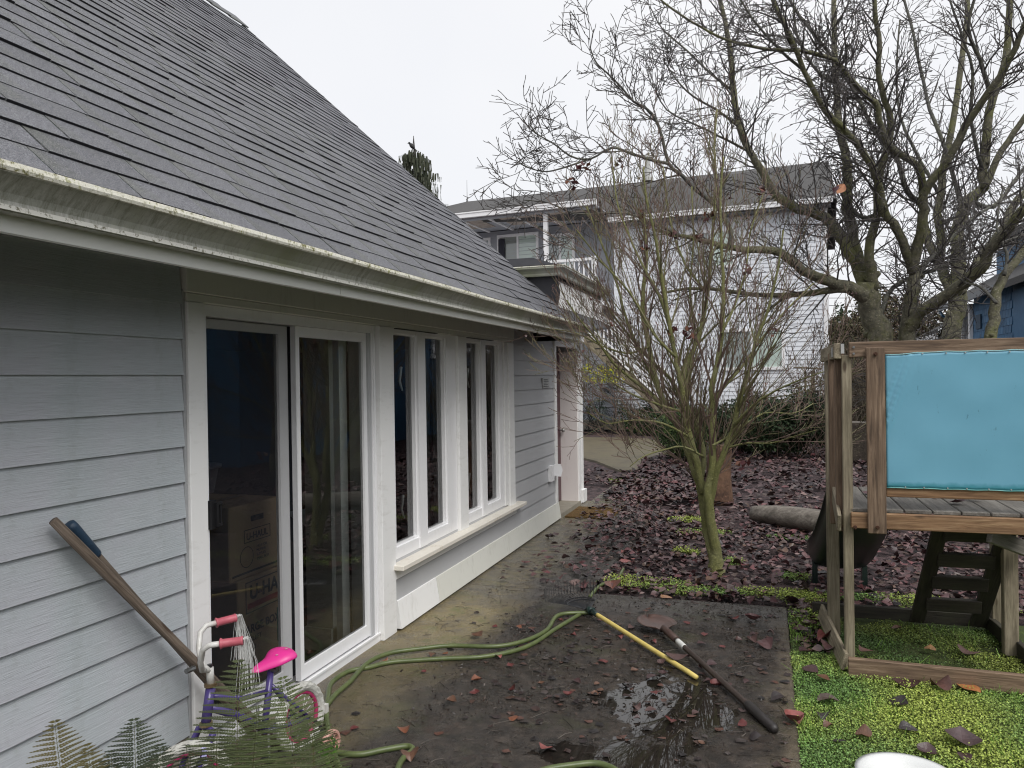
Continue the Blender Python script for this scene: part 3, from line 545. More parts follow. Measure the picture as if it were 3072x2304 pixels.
pr_(3.76,3.88,.22,.41,INKG,B2,'green_panel'); pr_(3.66,3.76,.10,.17,INKD,B2,'fragile_mark')
text('U-HAUL',(f,3.50,.845),.052,(0,1,0),(0,0,1),INKD,B1,bold=.001)
for a in ((3.48,3.71,.830,.834),(3.48,3.71,.897,.901),(3.48,3.484,.83,.901),(3.706,3.71,.83,.901)): pr_(*a,INKD,B1,'print_frame')
pr_(3.54,3.65,.94,.97,BLACKP,B1,'hand_hole')
MB().tube([(f+.001,3.50+.055*math.cos(a),.755+.055*math.sin(a)) for a in [i*math.pi/10 for i in range(21)]],.002,4).build('round_print',INKD,B1)
for i,(s,z) in enumerate((('NO.1 FOR',.79),('MOVING',.767),('SUPPLIES',.744),('SMALL BOX',.721))): text(s,(f,3.585,z),.021,(0,1,0),(0,0,1),INKD,B1)
pr_(3.38,3.78,.667,.678,INKD,B1,'print_line')
# storage tub on top of the upper box
vs,fs=lathe([(.13,0),(.155,.14),(.17,.145),(.17,.16),(.0,.165)],20); TB=thing('storage_tub','dim grey plastic tub on a shelf behind the screen door','tub',(-3.0,3.2,1.18))
MB().add([(x-3.15,y*1.3+3.62,z+1.06) for x,y,z in vs],fs).build('tub',simple('tub_plastic',(.16,.15,.19),(.13,.12,.16),4,.4,0),TB,smooth=True)
setp(MB().box((-3.5,3.15,1.10),(-2.95,3.56,1.17)).box((-3.48,3.17,0.02),(-3.44,3.2,1.1)).box((-3.02,3.52,.02),(-2.98,3.55,1.1)).build('side_table',simple('table_wood',(.06,.05,.045),(.05,.04,.035),6,.6,0)),'dark side table just inside the sliding door','table')
ys_=thing('yellow_sleeve','bright yellow open document sleeve standing on the desk indoors','folder',(-3.1,4.95,.80))
MB().add([(-3.10,4.82,.82),(-3.10,5.02,.80),(-3.10,5.02,1.22),(-3.10,4.82,1.21),(-3.05,5.04,.82),(-3.0,5.10,.84),(-3.0,5.10,1.16),(-3.05,5.04,1.22)],[(0,1,2,3),(1,4,7,2),(4,5,6,7),(3,2,1,0)]).build('sleeve',YEL,ys_)
TW_=MATS['table_wood']
setp(MB().box((-3.75,4.1,.66),(-2.80,5.7,.70)).box((-3.7,4.12,.02),(-3.65,4.17,.66)).box((-2.85,4.12,.02),(-2.81,4.17,.66)).box((-2.85,5.6,.02),(-2.81,5.66,.66)).build('desk',TW_),'dark desk behind the fixed glass door panel','desk')
setp(MB().add([(-2.90,4.50,.71),(-2.84,4.72,.71),(-3.05,4.82,.80),(-3.14,4.56,.80),(-2.91,4.50,.705),(-2.85,4.72,.705),(-3.06,4.82,.795),(-3.15,4.56,.795)],[(0,1,2,3),(7,6,5,4),(0,4,5,1),(1,5,6,2)]).build('open_book',simple('paper',(.6,.66,.66),(.55,.6,.6),3,.6,0)),'pale open paper booklet lying on the desk indoors','booklet')
m=MB()
for i in range(7): m.tube([(-3.12+.12*math.cos(a),4.98+.15*math.sin(a),.71+.014*i) for a in [k*math.pi/8 for k in range(17)]],.009,5)
setp(m.build('wicker_basket',simple('wicker',(.20,.11,.05),(.14,.08,.04),30,.6,.3)),'small brown wicker basket under the yellow sleeve','basket')
# doormat
m=MB(); 
for i in range(22):
    for j in range(3): m.box((-2.33+i*.026,9.12+j*.25,.0),(-2.33+i*.026+.022,9.12+j*.25+.245,.014+.004*random.random()))
setp(m.build('doormat',simple('coir_mat',(.17,.085,.025),(.11,.075,.02),14,.95,.8,dist=.01),loc=(-2.05,9.5,0)),'rusty brown coir doormat in front of the maroon door','doormat')
# ================================================================== NEIGHBOURING HOUSES
P0=V((1.80,24.35,0)); U=V((-.9972,.0752,0)); N=V((.0752,.9972,0))
def FP(a,z,off=0): return P0+U*a+N*off+V((0,0,z))       # a metres left of the corner, off metres behind the front
nb=thing('white_house','two storey white lap-sided house, left part shade-grey, with dark hip roof behind the trees','house',FP(4,0))
def fbox(m,a0,a1,o0,o1,z0,z1):
    q=[FP(a,z,o) for z in (z0,z1) for a,o in ((a0,o0),(a1,o0),(a1,o1),(a0,o1))]; return m.add(q,[(3,2,1,0),(4,5,6,7),(0,1,5,4),(1,2,6,5),(2,3,7,6),(3,0,4,7)])
m=MB(); fbox(m,0,6.42,.03,9,0,6.66); m.build('wall',WVINYL,nb)
m=MB(); fbox(m,6.42,14.3,.6,9,0,6.9); m.build('wall',SHADE_VINYL,nb)
def nlap(a0,a1,off,z0,z1,mat,ex):
    k=('lap',a0,a1,mat.name)
    if k not in MESHC:
        me=bpy.data.meshes.new('siding_board'); Ld=a1-a0
        me.from_pydata([(0,-.022,0),(Ld,-.022,0),(Ld,-.004,ex+.01),(0,-.004,ex+.01),(0,0,0),(Ld,0,0)],[],[(0,3,2,1),(0,1,5,4)]); me.materials.append(mat); MESHC[k]=me
    R=Matrix((U,N,V((0,0,1)))).transposed().to_4x4(); z=z0
    while z<z1: o=bpy.data.objects.new('siding_board',MESHC[k]); link(o,Matrix.Translation(FP(a0,z,off))@R,nb); z+=ex
nlap(.13,6.42,.03,.30,6.5,WVINYL,.1325); nlap(6.43,14.2,.6,.30,6.7,SHADE_VINYL,.1325)
m=MB(); fbox(m,0,.13,-.012,.02,.2,6.6); m.build('corner_board',WHITE2,nb)
m=MB(); fbox(m,0,14,.0,.5,.0,.30); m.build('foundation',CONC,nb)
def nwin(a0,a1,z0,z1,off,mull=1,m1=BLINDG,m2=BLIND):
    m=MB(); t=.09
    fbox(m,a0,a0+t,off-.06,off,z0,z1); fbox(m,a1-t,a1,off-.06,off,z0,z1); fbox(m,a0+t,a1-t,off-.06,off,z1-t,z1); fbox(m,a0+t,a1-t,off-.06,off,z0,z0+t)
    c=(a0+a1)/2; 
    if mull: fbox(m,c-.035,c+.035,off-.055,off,z0+t,z1-t)
    wd=m.build('window',WHITE2,nb)
    for (x0,x1,mm) in ((a0+t,c-.035,m2),(c+.035,a1-t,m1)) if mull else ((a0+t,a1-t,m1),):
        m=MB(); fbox(m,x0,x1,off-.02,off-.015,z0+t,z1-t); m.build('blind',mm,wd)
        m=MB(); m.add([FP(x0,z0+t,off-.03),FP(x1,z0+t,off-.03),FP(x1,z1-t,off-.03),FP(x0,z1-t,off-.03)],[(0,1,2,3)]); m.build('pane',GLASS,wd)
nwin(1.22,3.10,1.86,3.12,.012)
nwin(2.6,4.1,5.0,6.2,.012)
# upper storey openings under the porch roof
nwin(9.2,10.75,5.2,6.75,.6,1,CURT,BLIND); nwin(7.9,8.95,5.2,6.62,.6,1,BLINDG,BLIND); nwin(11.0,12.2,5.2,6.7,.6,1,BLINDG,BLINDG)
m=MB(); fbox(m,10.45,10.68,.50,.53,5.3,6.6); m.build('window_edge',simple('navy_strip',(.012,.012,.03),(.01,.01,.02),5,.5,0),nb)
# porch roof, gutter, posts, rail, deck
m=MB(); fbox(m,6.5,14.4,-1.72,.6,6.93,6.98); m.build('porch_ceiling',SHADE_VINYL,nb)
for a0 in (6.9,8.6,10.5,12.3):
    m=MB(); fbox(m,a0,a0+1.25,-1.5,-.15,6.90,6.928); m.build('ceiling_panel',SKYLT,nb)
for a0 in (6.6,7.4,8.3,9.2,10.1,11.0,12.0,13.0):
    m=MB(); fbox(m,a0,a0+.07,-1.6,.55,6.87,6.925); m.build('rafter',WHITE2,nb)
m=MB(); fbox(m,6.5,14.4,-1.70,-1.62,6.85,6.93); m.build('porch_beam',SHADE_VINYL,nb)
m=MB(); fbox(m,6.45,14.4,-1.86,-1.74,6.93,7.09); fbox(m,6.45,14.4,-1.88,-1.74,7.06,7.10); m.build('gutter',WHITE2,nb)
m=MB(); fbox(m,-.15,6.45,-.50,-.38,6.62,6.76); fbox(m,-.15,6.45,-.52,-.38,6.73,6.77); m.build('gutter',WHITE2,nb)
m=MB(); fbox(m,-.1,6.45,-.38,.03,6.56,6.60); m.build('soffit',simple('grey_soffit',(.2,.21,.23),(.17,.18,.2),3,.7,0),nb)
for a,zt in ((8.10,6.85),(6.55,5.42),(12.0,6.85)):
    m=MB(); fbox(m,a,a+.13,-1.62,-1.50,4.1,zt); m.build('porch_post',WHITE2,nb)
m=MB(); fbox(m,6.5,14.2,-1.75,.6,3.95,4.12); m.build('balcony_floor',WHITE2,nb)
m=MB(); fbox(m,6.6,14.2,-1.62,-1.52,5.30,5.38); fbox(m,6.6,14.2,-1.60,-1.56,4.2,4.28); m.build('balcony_rail',WHITE2,nb)
for i in range(50):
    a=6.62+i*.15; m=MB(); fbox(m,a,a+.04,-1.59,-1.56,4.28,5.30); m.build('baluster',WHITE2,nb)
rp=[FP(-.25,6.72,-.42),FP(6.5,6.72,-.42),FP(6.5,7.06,-1.75),FP(14.5,7.06,-1.75),FP(15,7.06,-1.0),FP(13.8,9.06,4.5),FP(-.05,9.06,4.5),FP(15,7.06,10),FP(-.25,6.72,9.4)]
MB().add(rp,[(0,1,6),(1,2,3,6),(3,5,6),(3,4,5),(4,7,5),(5,7,8,6),(0,6,8)]).build('roof',FARROOF,nb)
m=MB(); fbox(m,10.6,10.95,2.4,2.7,8.12,8.36); m.build('roof_vent',BLACKP,nb)
m=MB(); q=FP(6.2,9.0,4.3); m.tube([q,q+V((0,0,.9))],.11,10).tube([q+V((0,0,.0)),q+V((0,0,.12))],.22,10).tube([q+V((0,0,.86)),q+V((0,0,.92)),q+V((0,0,1.08))],[.2,.2,.02],10); m.build('flue_pipe',simple('galvanised_flue',(.5,.5,.48),(.4,.4,.38),6,.5,.1),nb)
m=MB(); q=FP(13.77,9.05,4.5); m.tube([q,q+V((0,0,.2)),q+V((0,0,.9))],[.05,.012,.006],5); m.build('antenna',METAL,nb)
# outside stair
st=thing('outside_stair','weathered stair with white railing climbing to the shade-grey balcony','stair',FP(5.5,0,-1.3))
A=(7.6,3.55); B=(4.35,.55)
for o in (-1.75,-.75): board('stringer',FP(A[0],A[1],o),FP(B[0],B[1],o),.26,.05,CEDAR_G,st)
for i in range(15):
    k=i/14.; a=A[0]+(B[0]-A[0])*k; z=A[1]+(B[1]-A[1])*k+.1; board('tread',FP(a,z,-1.78),FP(a,z,-.72),.27,.04,DARKW,st,up=U)
for o in (-1.75,-.75):
    board('hand_rail',FP(A[0],A[1]+1.05,o),FP(B[0],B[1]+1.05,o),.09,.06,WHITE2,st); board('bottom_rail',FP(A[0],A[1]+.28,o),FP(B[0],B[1]+.28,o),.05,.04,WHITE2,st)
    for i in range(26):
        k=i/25.; a=A[0]+(B[0]-A[0])*k; z=A[1]+(B[1]-A[1])*k; board('baluster',FP(a,z+.28,o),FP(a,z+1.03,o),.035,.035,WHITE2,st,up=U,bev=0)
# corner landing with post
ld=thing('deck_step','low dark deck landing with a capped brown post at the white house corner','deck',FP(.8,0,-1.2))
for i in range(4): board('deck_board',FP(-.1,.40,-1.9+i*.25),FP(2.3,.40,-1.9+i*.25),.24,.035,CEDAR_D if i<1 else CEDAR_G,ld,up=N)
board('kerb_board',FP(-.2,.12,-2.1),FP(2.6,.12,-2.1),.24,.08,DARKW,ld); board('kerb_board',FP(-.2,.30,-1.95),FP(2.3,.30,-1.95),.14,.04,CEDAR_D,ld)
board('post',FP(.42,.15,-1.7),FP(.42,1.80,-1.7),.22,.10,CEDAR_G,ld,up=N); board('post',FP(.62,.5,-1.6),FP(.62,1.78,-1.6),.30,.04,CEDAR,ld,up=N); board('post_cap',FP(.28,1.86,-1.75),FP(.85,1.90,-1.55),.42,.04,CEDAR_G,ld,up=N)
# blue house on the right
bh=thing('blue_house','blue shingled house with grey roof and white trimmed window at the right','house',(5.5,19,0))
bw=MB().box((5.02,13.0,0),(10,23.6,3.42)).box((6.0,14.0,3.4),(10,24,4.95)).build('wall',BLUE,bh)
shm=bpy.data.meshes.new('blue_shingle'); shm.from_pydata([(0,0,0),(0,.19,0),(0,.19,.18),(0,0,.18),(-.018,0,0),(-.018,.19,0),(-.004,.19,.18),(-.004,0,.18)],[],[(4,7,6,5),(0,4,5,1),(0,3,7,4),(1,5,6,2)]); shm.materials.append(BLUE)
for r in range(13):
    for c in range(23):
        y=18.9+c*.198+(r%2)*.09; z=1.32+r*.172
        if 22.15<y+.1<23.35 and 2.35<z+.1<3.55: continue
        o=bpy.data.objects.new('shingle',shm); link(o,Matrix.Translation((5.018,y,z)),bh)
MB().box((4.93,22.15,2.38),(5.01,22.30,3.42)).box((4.93,23.20,2.38),(5.01,23.35,3.42)).box((4.93,22.30,3.32),(5.01,23.20,3.42)).box((4.90,22.10,2.38),(5.01,23.40,2.50)).build('window',WHITE2,bh)
MB().box((4.985,22.3,2.5),(4.99,23.2,3.32)).build('pane',simple('dark_pane',(.10,.11,.12),(.2,.2,.21),2,.05,0),bh)
MB().box((4.97,21.3,2.75),(5.012,21.75,3.1)).build('wall_vent',simple('vent_grille',(.02,.05,.09),(.03,.07,.12),60,.6,.5,stretch=(1,1,8)),bh)
MB().add([(4.62,13,3.52),(4.62,23.9,3.52),(6.1,24.2,4.38),(6.1,13,4.38),(4.62,13,3.38),(4.62,23.9,3.38),(6.1,24.2,4.2)],[(0,1,2,3),(0,4,5,1),(1,5,6,2)]).build('roof',FARROOF,bh)
MB().box((4.56,18.5,3.38),(4.62,23.95,3.52)).build('fascia_board',simple('grey_fascia',(.2,.21,.22),(.16,.17,.18),4,.6,0),bh)
MB().box((4.80,23.62,0),(7,28.5,2.70)).build('rear_wall',PALEB,bh)
MB().add([(4.5,23.62,2.9),(4.5,28.9,2.72),(7.5,28.9,4.3),(7.5,23.62,4.4),(4.5,23.62,2.78),(4.5,28.9,2.60)],[(0,1,2,3),(0,4,5,1)]).build('rear_roof',FARROOF,bh)
MB().box((4.46,23.62,2.62),(4.50,28.9,2.76)).build('rear_fascia',WHITE2,bh)
MB().box((4.74,24.2,1.9),(4.79,26.9,2.05)).box((4.74,25.3,1.2),(4.79,25.45,1.9)).box((4.74,24.2,1.2),(4.79,24.3,1.9)).build('window',WHITE2,bh)
MB().box((4.78,24.2,1.2),(4.795,26.9,1.9)).build('pane',simple('black_pane',(.02,.02,.02),(.03,.03,.03),2,.05,0),bh)
MB().tube([(4.60,23.9,3.40),(4.62,23.7,3.25),(4.95,23.68,3.05),(4.98,23.68,0)],.04,6).build('downspout',simple('blue_downspout',(.03,.09,.16),(.03,.08,.14),5,.4,0),bh)
MB().box((5.68,13,4.95),(5.74,24.4,5.10)).add([(5.7,13,5.1),(5.7,24.4,5.1),(8.2,24.4,6.7),(8.2,13,6.7),(10.5,24.4,5.1),(5.7,24.4,4.95),(6.4,24.4,4.95)],[(0,1,2,3),(1,4,2)]).build('upper_roof',FARROOF,bh)
# wires
for i,(ya,yb) in enumerate(((845,800),(862,832),(880,858),(905,902))):
    a=D(2560,ya,60); b=D(3072,yb,60); a+=(a-b)*.6; b+=(b-a)*.4
    pts=[a.lerp(b,k/12)+V((0,0,-1.2*math.sin(math.pi*k/12)*.4)) for k in range(13)]
    setp(MB().tube(pts,.022,4).build('power_line',BLACKP),('topmost thin power line','second power line from the top','third power line from the top','lowest thin power line')[i]+' crossing the sky behind the trees','power line','power lines behind the trees')
# ================================================================== PLAYSET
ps=thing('playset','weathered wooden play tower with teal tarp panel and low platform','playset',(.43,4.79,0))
X0,X1,YF,YB=.43,1.385,4.79,5.80
pk=dict(parent=ps)
# posts (each corner post is a pair of boards)
board('post',(.445,4.815,.0),(.445,4.815,1.80),.052,.05,CEDAR_G,ps,up=(1,0,0)); board('post',(.408,5.42,.0),(.408,5.42,1.80),.075,.05,CEDAR_G,ps,up=(1,0,0))
board('post',(.412,4.87,.78),(.412,4.87,1.82),.055,.05,CEDAR,ps,up=(0,1,0)); board('post',(.395,5.10,.78),(.395,5.10,1.82),.06,.05,CEDAR,ps,up=(0,1,0))
board('post',(1.375,5.30,.0),(1.375,5.30,.86),.078,.06,CEDAR_G,ps,up=(1,0,0)); board('post',(1.365,4.775,.78),(1.365,4.775,1.95),.05,.05,CEDAR,ps,up=(1,0,0)); board('post',(1.42,5.75,.0),(1.42,5.75,1.9),.07,.06,CEDAR_G,ps,up=(1,0,0))
board('top_rail',(.455,4.775,1.828),(2.25,4.775,1.828),.088,.030,CEDAR,ps); board('top_rail',(.395,4.755,1.822),(.395,5.85,1.822),.088,.04,CEDAR_G,ps)
board('platform_beam',(.455,4.768,.862),(1.34,4.768,.862),.088,.034,CEDAR_O,ps); board('platform_beam',(.45,5.70,.862),(1.42,5.70,.862),.088,.034,CEDAR_D,ps); board('platform_beam',(.43,4.80,.862),(.43,5.72,.862),.088,.030,CEDAR_G,ps); board('platform_beam',(1.42,4.80,.862),(1.42,5.72,.862),.088,.030,CEDAR_G,ps)
board('tarp_board',(.588,4.742,.795),(.588,4.742,1.838),.096,.022,CEDAR,ps,up=(1,0,0))
board('lower_rail',(.64,4.775,1.025),(1.34,4.775,1.025),.052,.024,CEDAR_O,ps)
board('brace_board',(.392,4.74,.845),(.392,5.16,.985),.10,.022,CEDAR_G,ps); board('brace_board',(1.16,4.83,.80),(1.47,5.22,.64),.085,.03,DECK,ps)
for i in range(7):
    x=.52+i*.142; board('deck_board',(x,4.79,.915),(x,5.72,.915),.136,.022,DECK,ps,up=(1,0,0))
# ground frame
board('ground_beam',(.425,4.70,.048),(1.9,4.655,.048),.105,.036,CEDAR,ps); board('ground_beam',(.30,5.83,.045),(1.45,5.83,.045),.085,.04,CEDAR_D,ps)
board('ground_beam',(.412,4.735,.06),(.345,5.66,.075),.10,.022,CEDAR_G,ps,up=(.25,0,1)); board('ground_beam',(1.45,4.75,.04),(1.38,5.85,.04),.10,.036,CEDAR_D,ps)
# ladder
la0,la1=V((.955,5.79,.02)),V((1.315,5.79,.02)); lt0,lt1=V((1.0,5.16,.84)),V((1.35,5.16,.84))
lad=[board('ladder_rail',la0,lt0,.085,.035,CEDAR_D,ps,up=(1,0,0)),board('ladder_rail',la1,lt1,.095,.035,CEDAR_D,ps,up=(1,0,0))]
for k in (.20,.42,.63,.86):
    a=la0.lerp(lt0,k)+V((.02,-.03,0)); b=la1.lerp(lt1,k)+V((-.02,-.03,0)); board('ladder_rung',a,b,.095,.03,CEDAR_D,ps,up=(0,-.35,1))
# bolts, bracket
for p in ((.588,4.728,1.80),(.588,4.728,.832),(.475,4.748,.825)): MB().tube([p,(p[0],p[1]-.008,p[2])],.011,8).tube([(p[0],p[1]-.006,p[2]),(p[0],p[1]-.013,p[2])],.006,6).build('bolt',RUSTB,ps)
for p in ((.480,4.757,1.842),(.480,4.757,1.806)): MB().tube([p,(p[0],p[1]-.004,p[2])],.007,7).build('screw',METAL,ps)
MB().box((.412,4.748,1.808),(.430,4.753,1.868)).box((.412,4.748,1.863),(.430,4.80,1.868)).build('bracket',STEEL,ps); MB().box((.368,4.80,1.79),(.373,4.83,1.845)).build('bracket',STEEL,ps)
# tarp
nx,nz_=60,56; x0,x1,z0,z1=.642,1.338,1.053,1.792; vs=[];fs=[]
for j in range(nz_+1):
    for i in range(nx+1):
        u,v_=i/nx,j/nz_; x=x0+(x1-x0)*u
        ztop=z1+.012*min(1,u*3)-.004*abs(math.sin(u*math.pi*4.5)); zb=z0+.003*abs(math.sin(u*math.pi*4.5+.6)); z=zb+(ztop-zb)*v_
        y=4.757+.004*noise.noise(V((u*3,v_*4,2)))
        d1=abs((1-v_)-.02-(.62*(.20-u)/.20*.5+0)*1.0) if u<.2 else 9
        # diagonal folds from the top left
        for k,(c0,w_,h_) in enumerate(((.20,.012,.016),(.145,.009,.010),(.27,.018,.008))):
            s=(u*1.55+(1-v_)*.9*(.62+.05*k)); y-=h_*math.exp(-((s-c0*1.4)/w_)**2)*(1 if u<.25 else 0)*max(0,1-u/.25)
        y-=.003*math.exp(-((u-.245)/.006)**2)*max(0,min(1,(v_-.8)*6))
        vs.append((x,y,z))
for j in range(nz_):
    for i in range(nx): q=j*(nx+1)+i; fs.append((q,q+1,q+nx+2,q+nx+1))
tarp=MB().add(vs,fs).build('tarp',TARP,ps,smooth=True,loc=(.99,4.757,1.42))
sm=tarp.modifiers.new('s','SOLIDIFY'); sm.thickness=.002; sm.offset=1
for row,zo in ((nz_,.004),(0,-.002)):
    MB().tube([V(vs[row*(nx+1)+i])+V((0,-.003,zo)) for i in range(0,nx+1,2)],.0028,5).build('tarp_hem',simple('pale_teal_edge',(.30,.55,.58),(.2,.42,.46),20,.4,0) if row else simple('dark_teal_edge',(.06,.30,.28),(.25,.5,.48),9,.4,0),tarp,smooth=True)
for i in (8,16,26,34,43,52):
    for zz in (z1+.006,z0+.006): x=x0+(x1-x0)*i/nx; MB().tube([(x,4.754,zz),(x,4.749,zz)],.004,6).build('snap',STEEL,tarp)
# slide
sl_=thing('slide','dark green plastic slide coming down behind the play tower','slide',(.5,6.2,0))
cs=[(-.21,.20),(-.205,.10),(-.17,.02),(-.10,-.0),(0,-.005),(.10,0),(.17,.02),(.205,.10),(.21,.20),(.235,.20)]
cs=[(-.235,.20)]+cs; vs=[];fs=[]; pth=[(.70,5.74,.86),(.675,6.0,.72),(.64,6.3,.46),(.60,6.6,.24),(.57,6.85,.12),(.56,7.05,.09)]
for (px,py,pz) in pth:
    for a,h in cs: vs.append((px+a*1.05,py+h*.4,pz+h*.9))
n=len(cs)
for i in range(len(pth)-1):
    for j in range(n-1): q=i*n+j; fs.append((q,q+1,q+n+1,q+n))
so_=MB().add(vs,fs).build('slide_bed',SLIDE,sl_,smooth=True); q=so_.modifiers.new('s','SOLIDIFY'); q.thickness=.018
MB().box((.36,6.9,-.05),(.40,7.0,.12)).box((.74,6.9,-.05),(.78,7.0,.12)).build('slide_foot',SLIDE,sl_)
# ================================================================== BICYCLE (lies in its own frame: x forward, z up)
bk=thing('childs_bicycle','small purple bicycle with hot pink saddle and white tyres by the sliding door','bicycle',(-2.08,2.75,0))
rc,fc=V((-2.045,3.06,.155)),V((-2.13,2.44,.155)); fw=(fc-rc).normalized(); sd2=V((0,0,1)).cross(fw).normalized()*-1   # sd2 points away from the wall (+X)
if sd2.x<0: sd2=-sd2
lean=(V((0,0,1))+sd2*-.06).normalized()
def BP(f,s,z): return rc+fw*f+sd2*s+lean*(z-.155)
def wheel(c,fdir,name='wheel'):
    ax=fdir.cross(lean).normalized(); 
    def P(r,a,s=0): return c+fdir*(r*math.cos(a))+lean*(r*math.sin(a))+ax*s
    wt=MB(); n=40; vs=[];fs=[]
    for i in range(n):
        a=2*math.pi*i/n
        for j in range(10):
            b=2*math.pi*j/10; kn=.0035*((i*3+j)%2) if math.cos(b)>-.2 else 0; vs.append(P(.131+(.022+kn)*math.cos(b),a,(.022+kn)*math.sin(b)))
    for i in range(n):
        for j in range(10): fs.append((i*10+j,i*10+(j+1)%10,((i+1)%n)*10+(j+1)%10,((i+1)%n)*10+j))
    wo=wt.add(vs,fs).build('wheel',TYREW,bk); 
    m=MB(); m.tube([P(.106,2*math.pi*i/32) for i in range(33)],.010,6,cap=False); m.tube([P(.112,2*math.pi*i/32,.008) for i in range(33)],.006,5,cap=False); m.build('rim',MAG,wo,smooth=True)
    for i in range(16): a=2*math.pi*i/16; MB().tube([P(.012,a+.5*(-1)**i,.012*(-1)**i),P(.104,a)],.0014,3,cap=False).build('spoke',STEEL,wo)
    MB().tube([P(0,0,-.035),P(0,0,.035)],.014,8).build('hub',METAL,wo); return wo
wheel(rc,fw); fdir=V((-.74,-.67,0)).normalized(); wheel(fc,fdir); hsd=V((.67,-.74,0)).normalized()
hT,hB=BP(.50,0,.475),BP(.535,0,.345)
MB().tube([hT,hB],.020,10).build('head_tube',PURP,bk,smooth=True); MB().tube([hT+lean*.012,hT-lean*.0],.026,10).tube([hB,hB-lean*.014],.026,10).build('headset',simple('rusty_chrome',(.30,.24,.14),(.14,.08,.04),30,.4,.3,metal=.6),bk)
sx=.17
MB().tube([BP(.52,0,.40),BP(.36,0,.30),BP(.24,0,.20)],.016,8).tube([BP(.51,0,.44),BP(.34,0,.365),BP(sx+.01,0,.34)],.011,8).tube([BP(sx,0,.42),BP(sx+.06,0,.18)],.015,8).tube([BP(.235,0,.18),BP(0,-.045,.155)],.009,6).tube([BP(.235,0,.18),BP(0,.045,.155)],.009,6).tube([BP(sx,0,.36),BP(0,.045,.16)],.009,6).tube([BP(sx,0,.36),BP(0,-.045,.16)],.009,6).build('frame',PURP,bk,smooth=True)
m=MB()
for s in (-1,1): m.tube([hB-lean*.02,hB-lean*.03+sd2*.04*s,fc+sd2*.042*s+lean*.05,fc+sd2*.042*s],[.014,.014,.011,.009],8)
m.build('fork',PURP,bk,smooth=True); 
for zz in (.235,.265): MB().tube([BP(.60,.058,zz),BP(.605,.058,zz+.02)],.010,6).build('reflector',simple('lilac_reflector',(.5,.48,.75),(.4,.4,.65),8,.2,0) if zz<.24 else MATS['lilac_reflector'],bk)
MB().tube([hT+lean*.01,hT+lean*.075],.015,10).tube([hT+lean*.06,hT+lean*.085+fw*.03],.013,8).build('stem',WPAINT,bk,smooth=True); MB().tube([hT+lean*.07,hT+lean*.088],.010,8).build('stem_bolt',BLACKP,bk)
grips=[]
for s in (-1,1):
    b0=hT+lean*.07+fdir*.015; pts=[b0,b0+hsd*.05*s+lean*.015+fdir*.015,b0+hsd*.09*s+lean*.06+fdir*.02,b0+hsd*.115*s+lean*.115+fdir*.01,b0+hsd*.135*s+lean*.135-fdir*.015,b0+hsd*.145*s+lean*.138-fdir*.06]
    MB().tube(pts,.0115,8).build('handlebar',WPAINT,bk,smooth=True); g0=pts[-1]-(pts[-1]-pts[-2])*.15; g1=g0+(pts[-1]-pts[-2]).normalized()*.085
    MB().tube([g0,g0.lerp(g1,.05),g0.lerp(g1,.12),g0.lerp(g1,.9),g0.lerp(g1,.95),g1],[.021,.021,.0165,.0165,.019,.017],10).build('grip',PINKP,bk,smooth=True); grips.append(g1)
    m=MB()
    for i in range(34):
        a=random.uniform(0,6.28); r=random.uniform(.006,.026); d=V((math.cos(a)*r,math.sin(a)*r,0)); e=V((random.uniform(-.012,.02),random.uniform(-.01,.02),0))
        m.tube([g1,g1+V((0,.012,.008))+d*.8,g1+V((0,.02,-.03))+d*1.1,g1+V((0,.02,-.10))+d*1.1+e,g1+V((0,.015,-.17-random.random()*.05))+d*1.3+e*1.5],.0013,3,cap=False)
    m.build('streamers',STREAM,bk,kind='stuff')
MB().tube([hT+lean*.085+fw*.05-sd2*.03,hT+lean*.085+fw*.09-sd2*.03],.011,8).build('bell',METAL,bk)
# saddle
vs=[];fs=[]; prof2=[(.125,.010,.004),(.115,.024,.018),(.08,.032,.026),(.04,.040,.030),(0,.056,.034),(-.035,.078,.038),(-.065,.084,.038),(-.088,.066,.032),(-.10,.024,.018)]
so2=BP(sx-.02,0,.450)
for (f,wd,h) in prof2:
    for j in range(12):
        a=2*math.pi*j/12; sz=math.sin(a); vs.append(so2+fw*f+sd2*(wd*math.cos(a))+lean*((h if sz>0 else h*.35)*sz+(.014 if f<-.03 else 0)))
for i in range(len(prof2)-1):
    for j in range(12): fs.append((i*12+j,i*12+(j+1)%12,(i+1)*12+(j+1)%12,(i+1)*12+j))
fs+= [tuple(range(12))[::-1],tuple(8*12+j for j in range(12))]
sad=MB().add(vs,fs).build('saddle',PINK,bk,smooth=True); sb=sad.modifiers.new('s','SUBSURF'); sb.levels=sb.render_levels=1
MB().tube([BP(sx,0,.455),BP(sx+.01,0,.36)],.0105,8).build('seat_post',PURP,bk,smooth=True); MB().tube([BP(sx,-.03,.43),BP(sx,.035,.43)],.010,8).build('seat_clamp',METAL,bk)
def star(c,r,name='printed_star'):
    pts=[]
    for i in range(10):
        a=math.pi/2+i*math.pi/5; q=r if i%2==0 else r*.42; pts.append(c+fw*(q*math.cos(a))+sd2*(q*math.sin(a)))
    MB().add(pts,[tuple(range(10))]).build(name,WPAINT,sad)
for f,s in ((-.052,.030),(-.030,-.012),(-.005,.018)): star(so2+fw*f+sd2*s+lean*(.0505 if f<-.03 else .037),.009)
